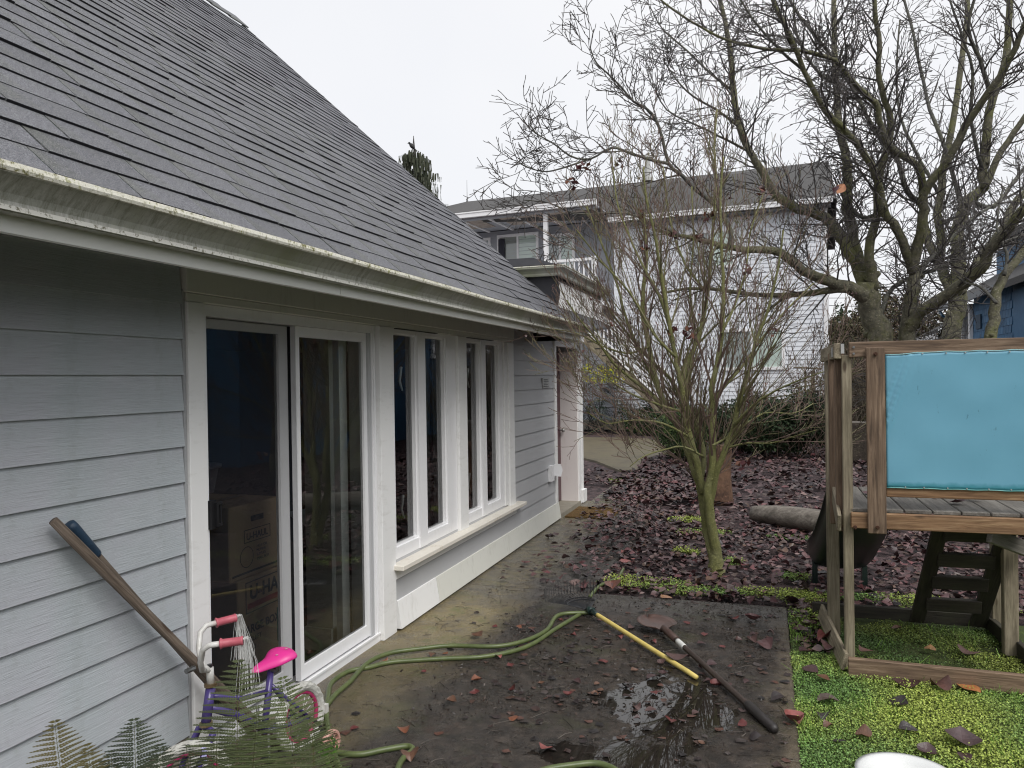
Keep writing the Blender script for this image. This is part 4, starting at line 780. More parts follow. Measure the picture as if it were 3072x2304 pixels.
# chain guard, crank, training wheels, mudguard blade
MB().tube([BP(.235,.03,.18),BP(.26,.05,.09)],.007,6).tube([BP(.235,-.03,.18),BP(.21,-.05,.27)],.007,6).build('crank_arm',METAL,bk)
MB().box(tuple(BP(.26,.05,.09)-V((.025,.03,.008))),tuple(BP(.26,.05,.09)+V((.03,.03,.008)))).build('pedal',BLACKP,bk)
MB().tube([BP(.0,.05,.155),BP(-.005,.10,.14),BP(-.01,.13,.065)],.008,6).build('wheel_bracket',BLACKP,bk)
tw=BP(-.012,.155,.058); 
def train(c,mat):
    ax=sd2; vs=[];fs=[]; n=28
    sec=[(.057,-.012),(.059,-.006),(.059,.008),(.055,.012),(.046,.012),(.044,.004),(.044,-.010)]
    for i in range(n):
        a=2*math.pi*i/n
        for r,s in sec: vs.append(c+fw*(r*math.cos(a))+V((0,0,r*math.sin(a)))+ax*s)
    k=len(sec)
    for i in range(n):
        for j in range(k): fs.append((i*k+j,i*k+(j+1)%k,((i+1)%n)*k+(j+1)%k,((i+1)%n)*k+j))
    wo=MB().add(vs,fs).build('training_wheel',mat,bk); m=MB()
    for i in range(8):
        a=2*math.pi*i/8; p=c+fw*(.045*math.cos(a))+V((0,0,.045*math.sin(a))); m.tube([c,p],.0045,5)
    m.tube([c-ax*.012,c+ax*.014],.010,10); m.build('spoke_disc',mat,wo); MB().tube([c+ax*.014,c+ax*.020],.006,6).build('axle_nut',METAL,wo)
train(tw,ROSE)
MB().box(tuple(BP(-.13,-.02,.12)),tuple(BP(-.16,.03,.16))).build('rear_reflector',WPAINT,bk)
# ================================================================== TOOLS AND HOSE
def pole(name,a,b,r,mat,label,cat,**kw):
    t=thing(name,label,cat,b,**kw); a,b=V(a),V(b); Ld=(b-a).length; n=14
    pr=[(r*(.85 if i in(0,) else 1)*(1+.03*noise.noise(V((i*.7,r*90,0)))),i*Ld/n) for i in range(n+1)]; vs,fs=lathe([(0,-.002)]+pr+[(0,Ld)],12)
    vs=[(z,x,y) for x,y,z in vs]; me=bpy.data.meshes.new('handle'); me.from_pydata(vs,[],fs); me.materials.append(mat); me.polygons.foreach_set('use_smooth',[True]*len(fs))
    x=(b-a).normalized(); y=x.orthogonal().normalized(); z=x.cross(y); o=bpy.data.objects.new('handle',me); link(o,Matrix.Translation(a)@Matrix((x,y,z)).transposed().to_4x4(),t); return t,x
a1=PX(160,1562,-2.345); b1=V((-2.13,3.02,.02)); t1,d1=pole('garden_hoe',a1,b1,.0185,HANDLE,'long grey wooden tool handle leaning on the siding, nearest the camera','garden tool')
MB().add([b1+V((-.06,-.02,.0)),b1+V((.08,.05,0)),b1+V((.06,.09,-.0)),b1+V((-.08,.03,0)),b1+V((0,0,.04))],[(0,1,2,3),(0,4,1),(1,4,2),(2,4,3),(3,4,0)]).build('hoe_blade',METAL,t1)
a2=PX(208,1572,-2.36); b2=V((-2.28,3.06,.02)); t2,d2=pole('garden_fork',a2,b2,.0150,HANDLE,'wooden tool handle with a blue rubber grip leaning behind the grey handle','garden tool')
MB().tube([a2-d2*.004,a2,a2+d2*.02,a2+d2*.165,a2+d2*.175],[.010,.020,.022,.020,.017],12).build('blue_grip',NAVY,t2,smooth=True)
MB().tube([b2,b2+V((.02,.02,.0))],.012,6).tube([b2+V((-.06,.02,0)),b2+V((.07,.02,0))],.006,6).build('fork_head',METAL,t2)
# rake with yellow handle
ra_,rb_=G(1782,1838,.05),G(2090,2032,.017); rk,dx=pole('leaf_rake',rb_,ra_,.0150,YELH,'yellow-handled leaf rake with black wire tines lying on the wet patio','rake')
MB().tube([ra_-dx*.05,ra_+dx*.05],[.019,.022],10).tube([ra_+dx*.03,ra_+dx*.09],[.03,.022],8).build('rake_socket',simple('dark_green_socket',(.01,.03,.025),(.01,.02,.018),8,.4,0),rk,smooth=True)
hub=ra_+dx*.07; side=V((0,0,1)).cross(dx).normalized(); fan=[]
TIN=simple('black_wire',(.03,.032,.036),(.07,.07,.075),30,.4,0,metal=.4)
for i in range(22):
    k=(i/21-.5)*2; ang=k*.72; dd=(dx*math.cos(ang)+side*math.sin(ang)); Lg=.34+.03*(1-k*k)
    p=[hub+dd*.02,hub+dd*(Lg*.5)+V((0,0,.012)),hub+dd*Lg*.92+V((0,0,.014)),hub+dd*Lg+V((0,0,.008)),hub+dd*(Lg+.008)+V((0,0,.09+.02*random.random()))]
    MB().tube(p,[.0035,.003,.0026,.0024,.0018],4).build('tine',TIN,rk); fan.append(p[1])
MB().tube([f_+V((0,0,.004)) for f_ in fan],.006,5).tube([f_+dx*.05+V((0,0,.004)) for f_ in fan],.004,5).build('tine_spreader',BLACKP,rk)
# shovel
sa,sb_=G(2000,1893,.05),G(2325,2188,.02); sh,dx=pole('shovel',sb_,sa,.0165,simple('dark_wet_handle',(.035,.025,.02),(.06,.042,.034),24,.4,.3),'long dark shovel with rusty round blade lying right of the yellow handle','shovel')
MB().tube([sa-dx*.16,sa-dx*.02,sa+dx*.05,sa+dx*.10-V((0,0,.03))],[.022,.024,.022,.012],10).build('socket',simple('rusty_socket',(.10,.06,.045),(.06,.035,.03),20,.5,.4,metal=.2),sh,smooth=True)
MB().tube([sb_-dx*.008,sb_+dx*.01,sb_+dx*.26,sb_+dx*.275],[.014,.024,.024,.019],12).build('end_grip',simple('black_foam_grip',(.02,.017,.016),(.035,.03,.028),12,.5,.3),sh,smooth=True)
lb=sa-dx*.24; MB().tube([lb-dx*.055,lb-dx*.04,lb+dx*.04,lb+dx*.055],[.0172,.0178,.0178,.0172],12).build('white_label',simple('worn_label',(.75,.75,.72),(.6,.6,.57),30,.5,.1),sh,smooth=True)
side=V((0,0,1)).cross(dx).normalized(); vs=[];fs=[]
rows_=[(0.0,.055),(.02,.10),(.06,.122),(.14,.125),(.20,.112),(.25,.085),(.285,.045),(.30,.008)]
for f_,h_ in rows_:
    for j in range(9):
        s=-1+j/4.; vs.append(sa+dx*(.06+f_)+side*(h_*s)+V((0,0,-.035+.024*s*s+.015*(1-f_/.3)+.006)))
for i in range(len(rows_)-1):
    for j in range(8): q=i*9+j; fs.append((q,q+1,q+10,q+9))
ob=MB().add(vs,fs).build('blade',simple('rusty_blade',(.13,.075,.06),(.075,.055,.05),9,.42,.5),sh,smooth=True); q=ob.modifiers.new('s','SOLIDIFY'); q.thickness=.003
# hose
def hz_(pts,z): return [G(x,y,z if not isinstance(z,list) else z[i]) for i,(x,y) in enumerate(pts)]
def smooth_path(p,sub=6):
    o=[]; n=len(p)
    for i in range(n-1):
        a,b,c,d=p[max(i-1,0)],p[i],p[i+1],p[min(i+2,n-1)]
        for k in range(sub):
            t=k/sub; o.append(.5*((2*b)+(-a+c)*t+(2*a-5*b+4*c-d)*t*t+(-a+3*b-3*c+d)*t*t*t))
    return o+[p[-1]]
hs=MB()
s1=[(1780,1838),(1678,1844),(1641,1889),(1578,1921),(1488,1939),(1352,1937),(1262,1946),(1180,1957),(1126,1975),(1090,2000),(1050,2045),(1010,2080),(985,2110),(955,2150),(940,2200)]
s2=[(1760,1830),(1741,1842),(1669,1885),(1601,1930),(1533,1955),(1442,1971),(1352,1975),(1262,1980),(1171,1987),(1103,2003),(1049,2013),(1008,2036),(990,2057),(984,2088),(979,2142),(988,2210),(1008,2278),(1030,2330),(1060,2400)]
s3=[(930,2225),(972,2243),(1013,2258),(1081,2263),(1149,2250),(1216,2239),(1236,2244),(1236,2254),(1212,2272),(1194,2305),(1190,2360)]
s4=[(1560,2335),(1641,2308),(1714,2296),(1786,2290),(1840,2306),(1880,2340)]
s5=[(1770,1790),(1800,1757),(1850,1735),(1870,1707)]
for s,zz in ((s1,.026),(s2,.015),(s3,.016),(s4,.016),(s5,.012)): hs.tube(smooth_path(hz_(s,zz)),.0138,10)
setp(hs.build('garden_hose',HOSEM,smooth=True),'long green garden hose looping over the wet patio','hose')
# white basin at the lower edge
bc=G(2690,2300,.0)+V((.03,-.25,0)); bt=thing('white_basin','white plastic basin cut off by the lower edge of the lawn','basin',bc)
vs,fs=lathe([(.0,.01),(.10,.01),(.13,.05),(.145,.13),(.150,.142),(.168,.145),(.170,.152),(.150,.156),(.140,.148),(.125,.13),(.09,.03),(0,.025)],36)
MB().add([(x*1.12+bc.x-.03,y*1.08+bc.y,z*.60) for x,y,z in vs],fs).build('basin',BUCK,bt,smooth=True)
# ================================================================== TREES
def rv(): return V((random.gauss(0,1),random.gauss(0,1),random.gauss(0,1))).normalized()
def depth_of(p): return -(ROT.transposed()@(p-EYE)).z
def limb(pts,d0,d1,r0,r1,px=True):
    """pts in photograph pixels, depths and radii (pixels) along the limb -> smoothed 3-D path"""
    n=len(pts); P=[];Rr=[]
    L=[0]
    for i in range(1,n): L.append(L[-1]+math.hypot(pts[i][0]-pts[i-1][0],pts[i][1]-pts[i-1][1]))
    for i,(x,y) in enumerate(pts): k=L[i]/L[-1]; P.append(D(x,y,d0+(d1-d0)*k))
    Q=smooth_path(P,3); m=len(Q)
    for i in range(m): k=i/(m-1); Rr.append((r0+(r1-r0)*k**.85)*(d0+(d1-d0)*k)/F_PX)
    w_=[Q[i]+rv()*Rr[i]*.22 for i in range(m)]; w_[0]=Q[0]; return w_,Rr
def twig_path(p,d,Lg,nseg,wob,grav=0.,up=0.):
    pts=[p]; d=d.normalized()
    for i in range(nseg): d=(d+rv()*wob+V((0,0,up-grav))).normalized(); p=p+d*(Lg/nseg); pts.append(p)
    return pts,d
def grow(mb,pts,rr,lv,maxlv,dens,Lf,wob,up,ang,rmin,L0,tips=None,start=.15):
    """side branches along a path"""
    n=len(pts); tot=sum((pts[i+1]-pts[i]).length for i in range(n-1)); cnt=int(tot*dens[lv]+random.random())
    for c in range(cnt):
        k=start+(1-start)*(c+random.random())/max(cnt,1); f=k*(n-1); i=min(int(f),n-2); p=pts[i].lerp(pts[i+1],f-i); r=rr[i]+(rr[i+1]-rr[i])*(f-i)
        d=(pts[i+1]-pts[i]).normalized(); o=rv(); o=(o-d*o.dot(d)); 
        if o.length<.01: continue
        o.normalize(); dd=(d*math.cos(ang)+o*math.sin(ang)+V((0,0,up))).normalized()
        Lg=L0[lv]*random.uniform(.5,1.15)*(1-.45*k); rb=max(min(r*.55,L0[lv]*Lf),rmin); ns=4 if lv<1 else (4 if lv<2 else 3)
        q,e=twig_path(p,dd,Lg,ns,wob,0,up*.35); rq=[max(rb*(1-.75*j/ns),rmin*.8) for j in range(ns+1)]
        mb[min(lv,len(mb)-1)].tube(q,rq,5 if rb>.008 else 3,cap=False)
        if tips is not None and lv>=maxlv-1: tips.append(q[-1])
        if lv+1<maxlv: grow(mb,q,rq,lv+1,maxlv,dens,Lf,wob,up,ang,rmin,L0,tips,.12)
# ---- young multi-stemmed maple
base=G(2146,1706); dM=depth_of(base)
mt=thing('maple_tree','young leafless maple with many olive green stems rising from the leaf litter','tree',base)
TR=MB(); TW=MB(); TW2=MB(); tips=[]
stems=[ # points, depth offsets, radii px
([(2146,1716),(2136,1660),(2120,1590),(2108,1500),(2100,1450),(2078,1400),(2050,1312),(2018,1249),(1975,1167),(1948,1040),(1928,930),(1935,825),(1939,753),(1931,640)],0,.5,21,5),
([(2108,1480),(2090,1390),(2068,1312),(2057,1239),(2047,1167),(2036,1125),(2026,1070),(2010,985),(1990,862),(1978,789),(1960,681),(1939,600),(1930,500)],.05,-.3,15,3),
([(2052,1150),(2062,1090),(2086,1040),(2108,965),(2123,880),(2134,753),(2141,663),(2148,536),(2143,440),(2150,330)],.0,.4,11,3),
([(2150,1716),(2148,1640),(2132,1560),(2122,1490),(2134,1420),(2139,1336),(2139,1239),(2136,1167),(2150,1095),(2165,1000),(2170,862),(2166,771),(2160,620),(2170,470)],0,-.2,22,3),
([(2130,1530),(2145,1430),(2177,1345),(2201,1278),(2221,1191),(2245,1119),(2269,1022),(2303,930),(2335,800),(2350,690)],.0,-.55,14,3),
([(2139,1240),(2152,1185),(2182,1150),(2230,1095),(2290,1010),(2360,930),(2440,850)],-.02,.5,8,2.5),
([(2103,1440),(2112,1370),(2095,1300),(2066,1250),(2040,1190),(2005,1130),(1950,1080),(1890,1010),(1830,930),(1790,830)],.1,.9,12,2.5),
([(2018,1249),(1960,1190),(1900,1140),(1840,1090),(1790,1020),(1740,960),(1700,900)],.25,-.4,8,2),
([(1975,1167),(1930,1080),(1880,960),(1850,850),(1800,720),(1760,620)],.3,.9,7,2.5),
([(2010,985),(1985,900),(1930,800),(1880,690),(1850,600),(1835,470)],-.1,.5,7,2),
([(2112,1400),(2105,1320),(2085,1260),(2060,1200),(2075,1100),(2085,1000),(2070,880),(2080,720),(2075,560)],.15,.6,9,2.5),
([(2201,1278),(2260,1215),(2330,1170),(2400,1140),(2470,1115)],-.2,-.9,6,1.6),
([(2177,1345),(2240,1330),(2310,1330),(2380,1310),(2450,1290)],-.1,-.9,5,1.4),
([(2110,1370),(2050,1340),(1990,1350),(1930,1370),(1890,1400)],-.1,-.8,5,1.4),
([(2068,1312),(1990,1270),(1900,1260),(1820,1270),(1760,1235)],-.1,-.5,5,1.3),
([(2057,1239),(1980,1215),(1890,1180),(1810,1130),(1740,1110)],0,-.7,6,1.4),
([(2139,1336),(2200,1300),(2290,1240),(2380,1240),(2440,1210)],-.2,.8,5,1.4),
([(1948,1040),(1880,1060),(1800,1035),(1730,1000),(1640,985)],.3,-.2,5,1.3),
([(2165,1000),(2210,900),(2240,800),(2250,700),(2290,580)],-.2,.5,6,2),
([(2123,880),(2060,800),(2020,700),(2000,600),(1990,500)],.3,.9,5,2),
([(2026,1070),(1960,1000),(1890,880),(1800,780),(1730,690)],-.2,-.6,6,2)]
paths=[]
for s,a,b,r0,r1 in stems:
    q,rr=limb(s,dM+a,dM+b,r0*.78,r1*.9); paths.append((q,rr)); TR.tube(q,rr,10 if r0>9 else 6)
q,rr=limb([(2150,1722),(2149,1700),(2144,1660)],dM,dM,27,17); TR.tube(q,rr,12)
TR.build('trunk',BARK_M,mt,smooth=True)
for i,(q,rr) in enumerate(paths): grow([TW,TW2,TW2] if i%3 else [TW2,TW2,TW],q,rr,0,3,[8.0,9,10],.012,.12,.18,.52,.0026,[.95,.42,.19],tips,.24 if i in (0,3) else (.18 if i<7 else .08))
TW.build('crown',TWIG_M2,mt,loc=tuple(base)); TW2.build('crown',TWIG_M,mt,loc=tuple(base))
m=MB()
for i in range(150):
    p=random.choice(tips) 
    for k in range(4):
        c=p+rv()*.02; a,b=rv()*.016,rv()*.012; col=random.choice([(.10,.025,.03),(.16,.05,.03),(.07,.02,.02)]); m.add([c,c+a,c+a+b,c+b],[(0,1,2,3)],col)
for (x,y,dd) in ((1940,683,.5),(2025,705,.2),(2100,712,0),(1930,742,.3),(2118,650,.1),(1748,500,.4),(2060,1000,-.2),(2012,990,-.1),(2320,990,-.4),(2240,810,0),(1925,640,.4),(2290,582,.2),(2225,1390,-.5),(1860,480,.5),(1720,545,.2)):
    c0=D(x,y,dM+dd)
    for k in range(9):
        c=c0+rv()*.035; a,b=rv()*.045,rv()*.035; col=random.choice([(.09,.022,.025),(.17,.06,.03),(.07,.02,.02)]); m.add([c,c+a,c+a*.8+b,c+b],[(0,1,2,3)],col)
m.build('withered_leaves',LEAFV,mt,kind='stuff')
# ---- old cherry trees behind the play tower
dT=10.6
T2=[([(2690,1500),(2688,1300),(2675,1160),(2655,1060),(2632,985),(2610,920),(2597,850)],0,.05,50,34),
([(2700,1330),(2715,1150),(2722,1040),(2728,950),(2740,870),(2742,807)],0,-.1,36,20),([(2640,1010),(2680,1075),(2722,1060)],0,0,26,24),
([(2600,890),(2560,868),(2520,856),(2470,840),(2409,812),(2344,758),(2260,750),(2188,742),(2110,722),(2040,706),(1960,690)],0,-.6,27,5),
([(2545,868),(2495,870),(2440,880),(2369,884),(2260,883),(2152,868),(2061,866),(1990,880)],-.1,.7,15,4),
([(2190,745),(2190,690),(2150,620),(2090,570),(2050,530),(2006,489),(1977,380),(1943,329),(1901,304),(1871,270),(1821,219),(1787,186),(1770,139)],-.4,-.9,11,2),
([(2010,492),(1943,477),(1880,456),(1833,443),(1770,477),(1711,468),(1660,430),(1610,401),(1590,372)],-.7,-1.1,6,1.8),
([(1770,477),(1700,500),(1640,515),(1590,505),(1563,493)],-.9,-1.2,4,1.5),([(2040,706),(1960,668),(1880,640),(1800,640),(1720,640),(1650,610),(1570,600)],-.6,-.9,6,1.6),
([(2600,860),(2569,789),(2532,731),(2496,673),(2460,645),(2400,630),(2348,600),(2310,560),(2276,498),(2251,456),(2217,380),(2200,274),(2192,169),(2175,63),(2150,-40)],.1,.8,24,7),
([(2597,850),(2579,789),(2561,717),(2543,645),(2540,572),(2543,500),(2525,422),(2517,359),(2508,253),(2504,169),(2504,84),(2500,-60)],.1,1.2,24,8),
([(2625,870),(2612,800),(2608,753),(2626,663),(2634,627),(2635,548),(2664,443),(2673,358),(2652,295),(2635,211),(2639,126),(2626,63),(2620,-50)],0,-.7,19,7),
([(2634,640),(2600,655),(2568,640),(2545,610)],0,.3,9,7),
([(2742,820),(2715,750),(2688,681),(2663,652),(2645,600),(2634,550),(2601,472),(2560,420),(2525,380),(2483,337),(2453,295),(2411,211),(2369,105),(2327,21),(2300,-60)],-.1,-1.2,17,7),
([(2738,820),(2753,735),(2771,645),(2767,600),(2791,548),(2842,485),(2896,380),(2968,274),(3023,190),(3057,118),(3090,30)],-.1,-1.6,20,9),
([(2770,610),(2766,527),(2736,485),(2673,443),(2643,380),(2631,316),(2610,295),(2567,253),(2504,181),(2440,160),(2399,152),(2330,150),(2272,143),(2180,120),(2100,80),(2020,30),(1960,-20)],-.3,-1.3,14,3),
([(2760,610),(2720,570),(2694,485),(2650,420),(2610,367),(2584,312),(2542,240),(2480,150),(2400,50),(2350,-30)],-.2,.6,11,5),
([(2715,1010),(2738,962),(2778,922),(2869,862),(2941,807),(2966,753),(3013,699),(3090,610)],0,-1.4,24,17),
([(2640,950),(2680,860),(2770,820),(2850,790),(2930,745),(3000,730),(3080,700)],0,.9,9,4),([(2730,880),(2770,800),(2810,760),(2870,700),(2940,640),(3080,560)],-.1,.9,9,4),
([(2217,380),(2150,330),(2080,290),(2030,240),(1990,180)],.5,.3,5,2),([(2200,274),(2120,210),(2060,150),(1990,90),(1950,20)],.6,1,5,2),([(2251,456),(2180,420),(2100,380),(2000,330),(1960,250)],.5,-.2,5,1.8),
([(2411,211),(2340,150),(2260,60),(2200,-40)],-.8,-1.2,6,3),([(2504,253),(2440,200),(2390,100),(2380,-20)],.6,.2,6,3),([(2968,274),(2940,180),(2905,84),(2930,-20)],-1,-1.4,9,5)]
T3=[([(2856,1400),(2856,1013),(2864,940),(2872,880)],0,0,31,29),([(2866,910),(2843,851),(2815,789),(2786,735),(2778,690),(2762,600)],0,.6,22,9),([(2815,789),(2825,717),(2811,645),(2822,590),(2830,500),(2858,380),(2880,230),(2900,60),(2900,-40)],.2,.9,16,8),
([(2872,890),(2880,789),(2869,717),(2887,645),(2905,601),(2952,565),(2947,510),(2956,464),(2968,337),(3015,190),(3027,84),(3035,-40)],0,-.6,26,10),([(2880,880),(2941,775),(3000,700),(3040,620),(3090,560)],0,.3,18,12),
([(2952,565),(2990,480),(3040,400),(3090,330)],-.3,-.6,13,9),([(2887,645),(2870,560),(2830,430),(2790,330),(2760,200),(2730,60),(2700,-40)],-.1,1,9,4),([(2947,510),(2913,359),(2918,211),(2890,120),(2850,0)],-.3,-1,8,4),
([(2822,590),(2760,480),(2700,350),(2690,200),(2700,60)],.5,1.2,7,3),([(2905,601),(2980,620),(3030,560),(3090,480)],-.2,.8,9,6)]
T4=[([(2975,1400),(2970,1060),(2984,960),(2984,898),(3013,825),(3072,753),(3110,680)],0,.3,24,12),([(2990,910),(2940,860),(2900,850),(2870,830)],0,.4,6,3),([(3013,825),(3020,760),(2990,680),(3010,560)],.1,.6,7,3)]
def old_tree(name,label,L_,d,seed,dens,L0,levels=3):
    random.seed(seed); b=D(*L_[0][0][0],d); b.z=0
    t=thing(name,label,'tree',b); TR=MB(); TWg=MB(); TL=MB(); pth=[]
    for s,a,c,r0,r1 in L_:
        q,rr=limb(s,d+a,d+c,r0*(.84 if r0<40 else .95),r1*.85); pth.append((q,rr)); (TR if r0>=13 else TL).tube(q,rr,10 if r0>12 else 6)
        for _ in range(int(r0/5)):                                # burrs and stubs
            i=random.randrange(len(q)); TR.tube([q[i],q[i]+rv()*rr[i]*1.5],[rr[i]*.7,rr[i]*.25],6)
    (p0,r_)=pth[0]; TR.tube([V((p0[0].x,p0[0].y,-.06)),V((p0[0].x,p0[0].y,.5)),p0[0]],[r_[0]*1.35,r_[0]*1.1,r_[0]],12)
    TR.build('trunk',BARK_T,t,smooth=True); TL.build('limb',BARK_L,t,smooth=True)
    for q,rr in pth[1:]: grow([TL,TWg,TWg] if False else [TWg],q,rr,0,levels,dens,.012,.24,.07,.80,.0054,L0,None,.12)
    TWg.build('crown',TWIG_T,t,loc=tuple(b)); return t
old_tree('cherry_tree','large leafless old tree with mossy forked trunk behind the play tower',T2,dT,11,[6.0,8,9],[1.15,.55,.26])
old_tree('cherry_tree','leafless tree with a straight mossy trunk between the large forked tree and the blue house',T3,13.2,12,[2.8,5,7],[1.3,.6,.28])
old_tree('cherry_tree','thin leaning tree with lime green mossy trunk in front of the blue wall',T4,9.4,13,[3.5,7,8],[1.0,.5,.22])
random.seed(21)
# broken trunk behind the maple, log, stump
def rough_tube(name,pts,rr,mat,n=14,amp=.12,**kw):
    m=MB(); vs=[];fs=[]; pts=[V(p) for p in pts]; P=smooth_path(pts,4); m_=len(P)
    for i,p in enumerate(P):
        k=i/(m_-1)*(len(rr)-1); j0=min(int(k),len(rr)-2); r=rr[j0]+(rr[j0+1]-rr[j0])*(k-j0); d=(P[min(i+1,m_-1)]-P[max(i-1,0)]).normalized(); a=d.orthogonal().normalized(); b=d.cross(a)
        for j in range(n): t=2*math.pi*j/n; q=a*math.cos(t)+b*math.sin(t); vs.append(p+q*r*(1+amp*noise.noise(q*2.2+p*1.5)+amp*.5*math.sin(j*2.4)))
    for i in range(m_-1):
        for j in range(n): fs.append((i*n+j,i*n+(j+1)%n,(i+1)*n+(j+1)%n,(i+1)*n+j))
    fs.append(tuple(range(n))[::-1]); fs.append(tuple((m_-1)*n+j for j in range(n))); return m.add(vs,fs).build(name,mat,smooth=True,**kw)
sb=G(2158,1500); RUSTT=bark('rusty_split_trunk',(.03,.02,.016),(.15,.075,.045),(.26,.15,.09),.6,11)
setp(rough_tube('tree_stump',[sb+V((0,0,-.05)),sb+V((0,0,.3)),sb+V((.03,0,.75))],[.20,.165,.15],RUSTT),'short rusty brown cut trunk right behind the green maple','tree stump')
l0,l1=G(2262,1540,.10),G(2530,1575,.13); setp(rough_tube('fallen_log',[l0,l0.lerp(l1,.4)+V((0,0,.01)),l1,l1+(l1-l0)*.12],[.09,.12,.125,.12],LOGW),'smooth grey log lying on the leaves left of the play tower','log')
s2=G(2563,1378); s2t=thing('chopping_stump','cut grey stump with flat top standing behind the tall left post','tree stump',s2)
rough_tube('bark',[s2+V((0,0,-.05)),s2+V((0,0,.4)),s2+V((0,0,.74))],[.27,.24,.25],bark('split_grey_bark',(.03,.022,.018),(.13,.10,.075),(.08,.08,.05),.3,8),parent=s2t,amp=.1)
vs,fs=lathe([(0,.745),(.235,.742),(.24,.73)],20,); MB().add([(x+s2.x,y+s2.y,z) for x,y,z in vs],fs).build('cut_face',LOGW,s2t)
# ================================================================== SHRUBS (numpy leaf clouds)
def leaf_cloud(name,c,rad,n,ls,cols,parent,shell=.55,mat=None,flat=0,seedv=0,asp=.55):
    g=np.random.default_rng(seedv+5); u=g.normal(size=(n,3)); u/=np.linalg.norm(u,axis=1)[:,None]; r=(shell+(1-shell)*g.random(n)**.5)
    lump=1+.16*np.sin(u[:,0]*5+seedv)*np.cos(u[:,1]*6+seedv*2)+.12*np.sin(u[:,2]*9+u[:,0]*4); P=u*(r*lump)[:,None]*np.array(rad)+np.array(c); P[:,2]=np.maximum(P[:,2],.02+.1*g.random(n))
    nrm=u*.8+g.normal(size=(n,3))*.7+np.array([0,0,flat]); nrm/=np.linalg.norm(nrm,axis=1)[:,None]; a=np.cross(nrm,g.normal(size=(n,3))); a/=np.linalg.norm(a,axis=1)[:,None]; b=np.cross(nrm,a)
    s=(ls*(.6+.8*g.random(n)))[:,None]; Vv=np.stack([P,P+a*s*.5+b*s*asp*.5,P+a*s,P+a*s*.5-b*s*asp*.5],1).reshape(-1,3); F_=np.arange(4*n).reshape(n,4)
    cc=np.array(cols)[g.integers(0,len(cols),n)]*(.7+.6*g.random((n,1))); return npmesh(name,Vv,F_,mat or FOLV,np.repeat(cc,4,0),parent)
def twigs(name,c,n,Ls,spread,mat,parent,r=.006,up=.5,sub=3):
    m=MB()
    for i in range(n):
        p=V(c)+V((random.gauss(0,spread*.35),random.gauss(0,spread*.35),0)); d=V((random.gauss(0,.6),random.gauss(0,.6),1)); Lg=Ls*random.uniform(.6,1.1)
        q,e=twig_path(p,d,Lg,5,.2,0,up*.1); m.tube(q,[r,r*.8,r*.7,r*.6,r*.5,r*.4],4,cap=False)
        for k in range(sub):
            j=random.randrange(1,5); q2,_=twig_path(q[j],(q[j]-q[j-1]).normalized()+rv()*.8,Lg*.4,3,.25); m.tube(q2,[r*.5,r*.4,r*.35,r*.3],3,cap=False)
    return m.build(name,mat,parent)
DG=[(.022,.038,.018),(.036,.058,.026),(.055,.08,.04)]; MG=[(.05,.09,.025),(.075,.12,.035),(.10,.14,.05)]
c=G(2045,1385); t=thing('boxwood_bush','round clipped evergreen bush left of the maple stems','shrub',c); c=c+V((0,.55,0))
leaf_cloud('foliage',(c.x,c.y,.52),(.55,.55,.55),9000,.05,MG+DG,t,.5,seedv=1); twigs('stem',(c.x,c.y,0),8,.6,.3,TWIG_T,t)
c=G(2240,1372); t=thing('evergreen_shrub','wide dark evergreen shrub with pale flower heads behind the maple','shrub',c); c=c+V((.25,.7,0))
leaf_cloud('foliage',(c.x,c.y,.62),(1.25,.8,.62),15000,.07,DG,t,.45,seedv=2); leaf_cloud('foliage',(c.x+.9,c.y,.75),(.7,.6,.6),6000,.07,DG+[(.05,.035,.03)],t,.4,seedv=3); twigs('stem',(c.x+.5,c.y-.2,0),60,1.35,1.3,TWIG_M,t,.006)
for x,y in ((2292,1215),(2310,1232),(2216,1395),(2302,1250)):
    q=D(x,y,16.6); leaf_cloud('flower_head',tuple(q),(.12,.12,.10),120,.05,[(.28,.16,.17),(.20,.10,.11)],t,.3,seedv=int(x))
c=G(1960,1305); t=thing('low_hedge','low dark green hedge under the shade-grey house wall','shrub',c); c=c+V((.2,.6,0)); leaf_cloud('foliage',(c.x,c.y,.35),(1.35,.6,.62),9000,.07,DG+MG[:1],t,.4,seedv=4); twigs('stem',(c.x,c.y,0),20,.7,1.0,TWIG_T,t)
# mahonia with yellow racemes
c=G(1790,1298); t=thing('mahonia_shrub','tall dark leathery shrub with yellow flower spikes beside the house corner','shrub',c)
for k in range(7): 
    px=1765+k*17; py=1150+abs(k-3)*14; twigs('stem',(c.x+(k-3)*.16,c.y+.4,0),2,1.7,.2,TWIG_T,t,.016)
m=MB(); g_=random.Random(5)
for k in range(260):
    h=g_.uniform(.25,2.15); a=g_.uniform(0,6.28); rr_=.62*math.sqrt(g_.random())*(1.1 if h<1.4 else .9); p=V((c.x+rr_*math.cos(a)*1.25,c.y+.45+rr_*math.sin(a),h)); d=V((math.cos(a),math.sin(a),g_.uniform(-.5,.35))).normalized(); s=d.cross(V((0,0,1))).normalized()
    col=g_.choice([(.010,.022,.012),(.018,.034,.018),(.03,.05,.028),(.045,.065,.04)])
    for j in range(1,8):
        q=p+d*(.055*j)+V((0,0,-.004*j*j))
        for sg in (-1,1):
            e=q+s*sg*.10+d*.04+V((0,0,-.02)); w2=d*.022; m.add([q,q+(e-q)*.5+w2,e,q+(e-q)*.5-w2],[(0,1,2,3)],tuple(x*g_.uniform(.7,1.4) for x in col))
m.build('foliage',FOLV,t)
m=MB()
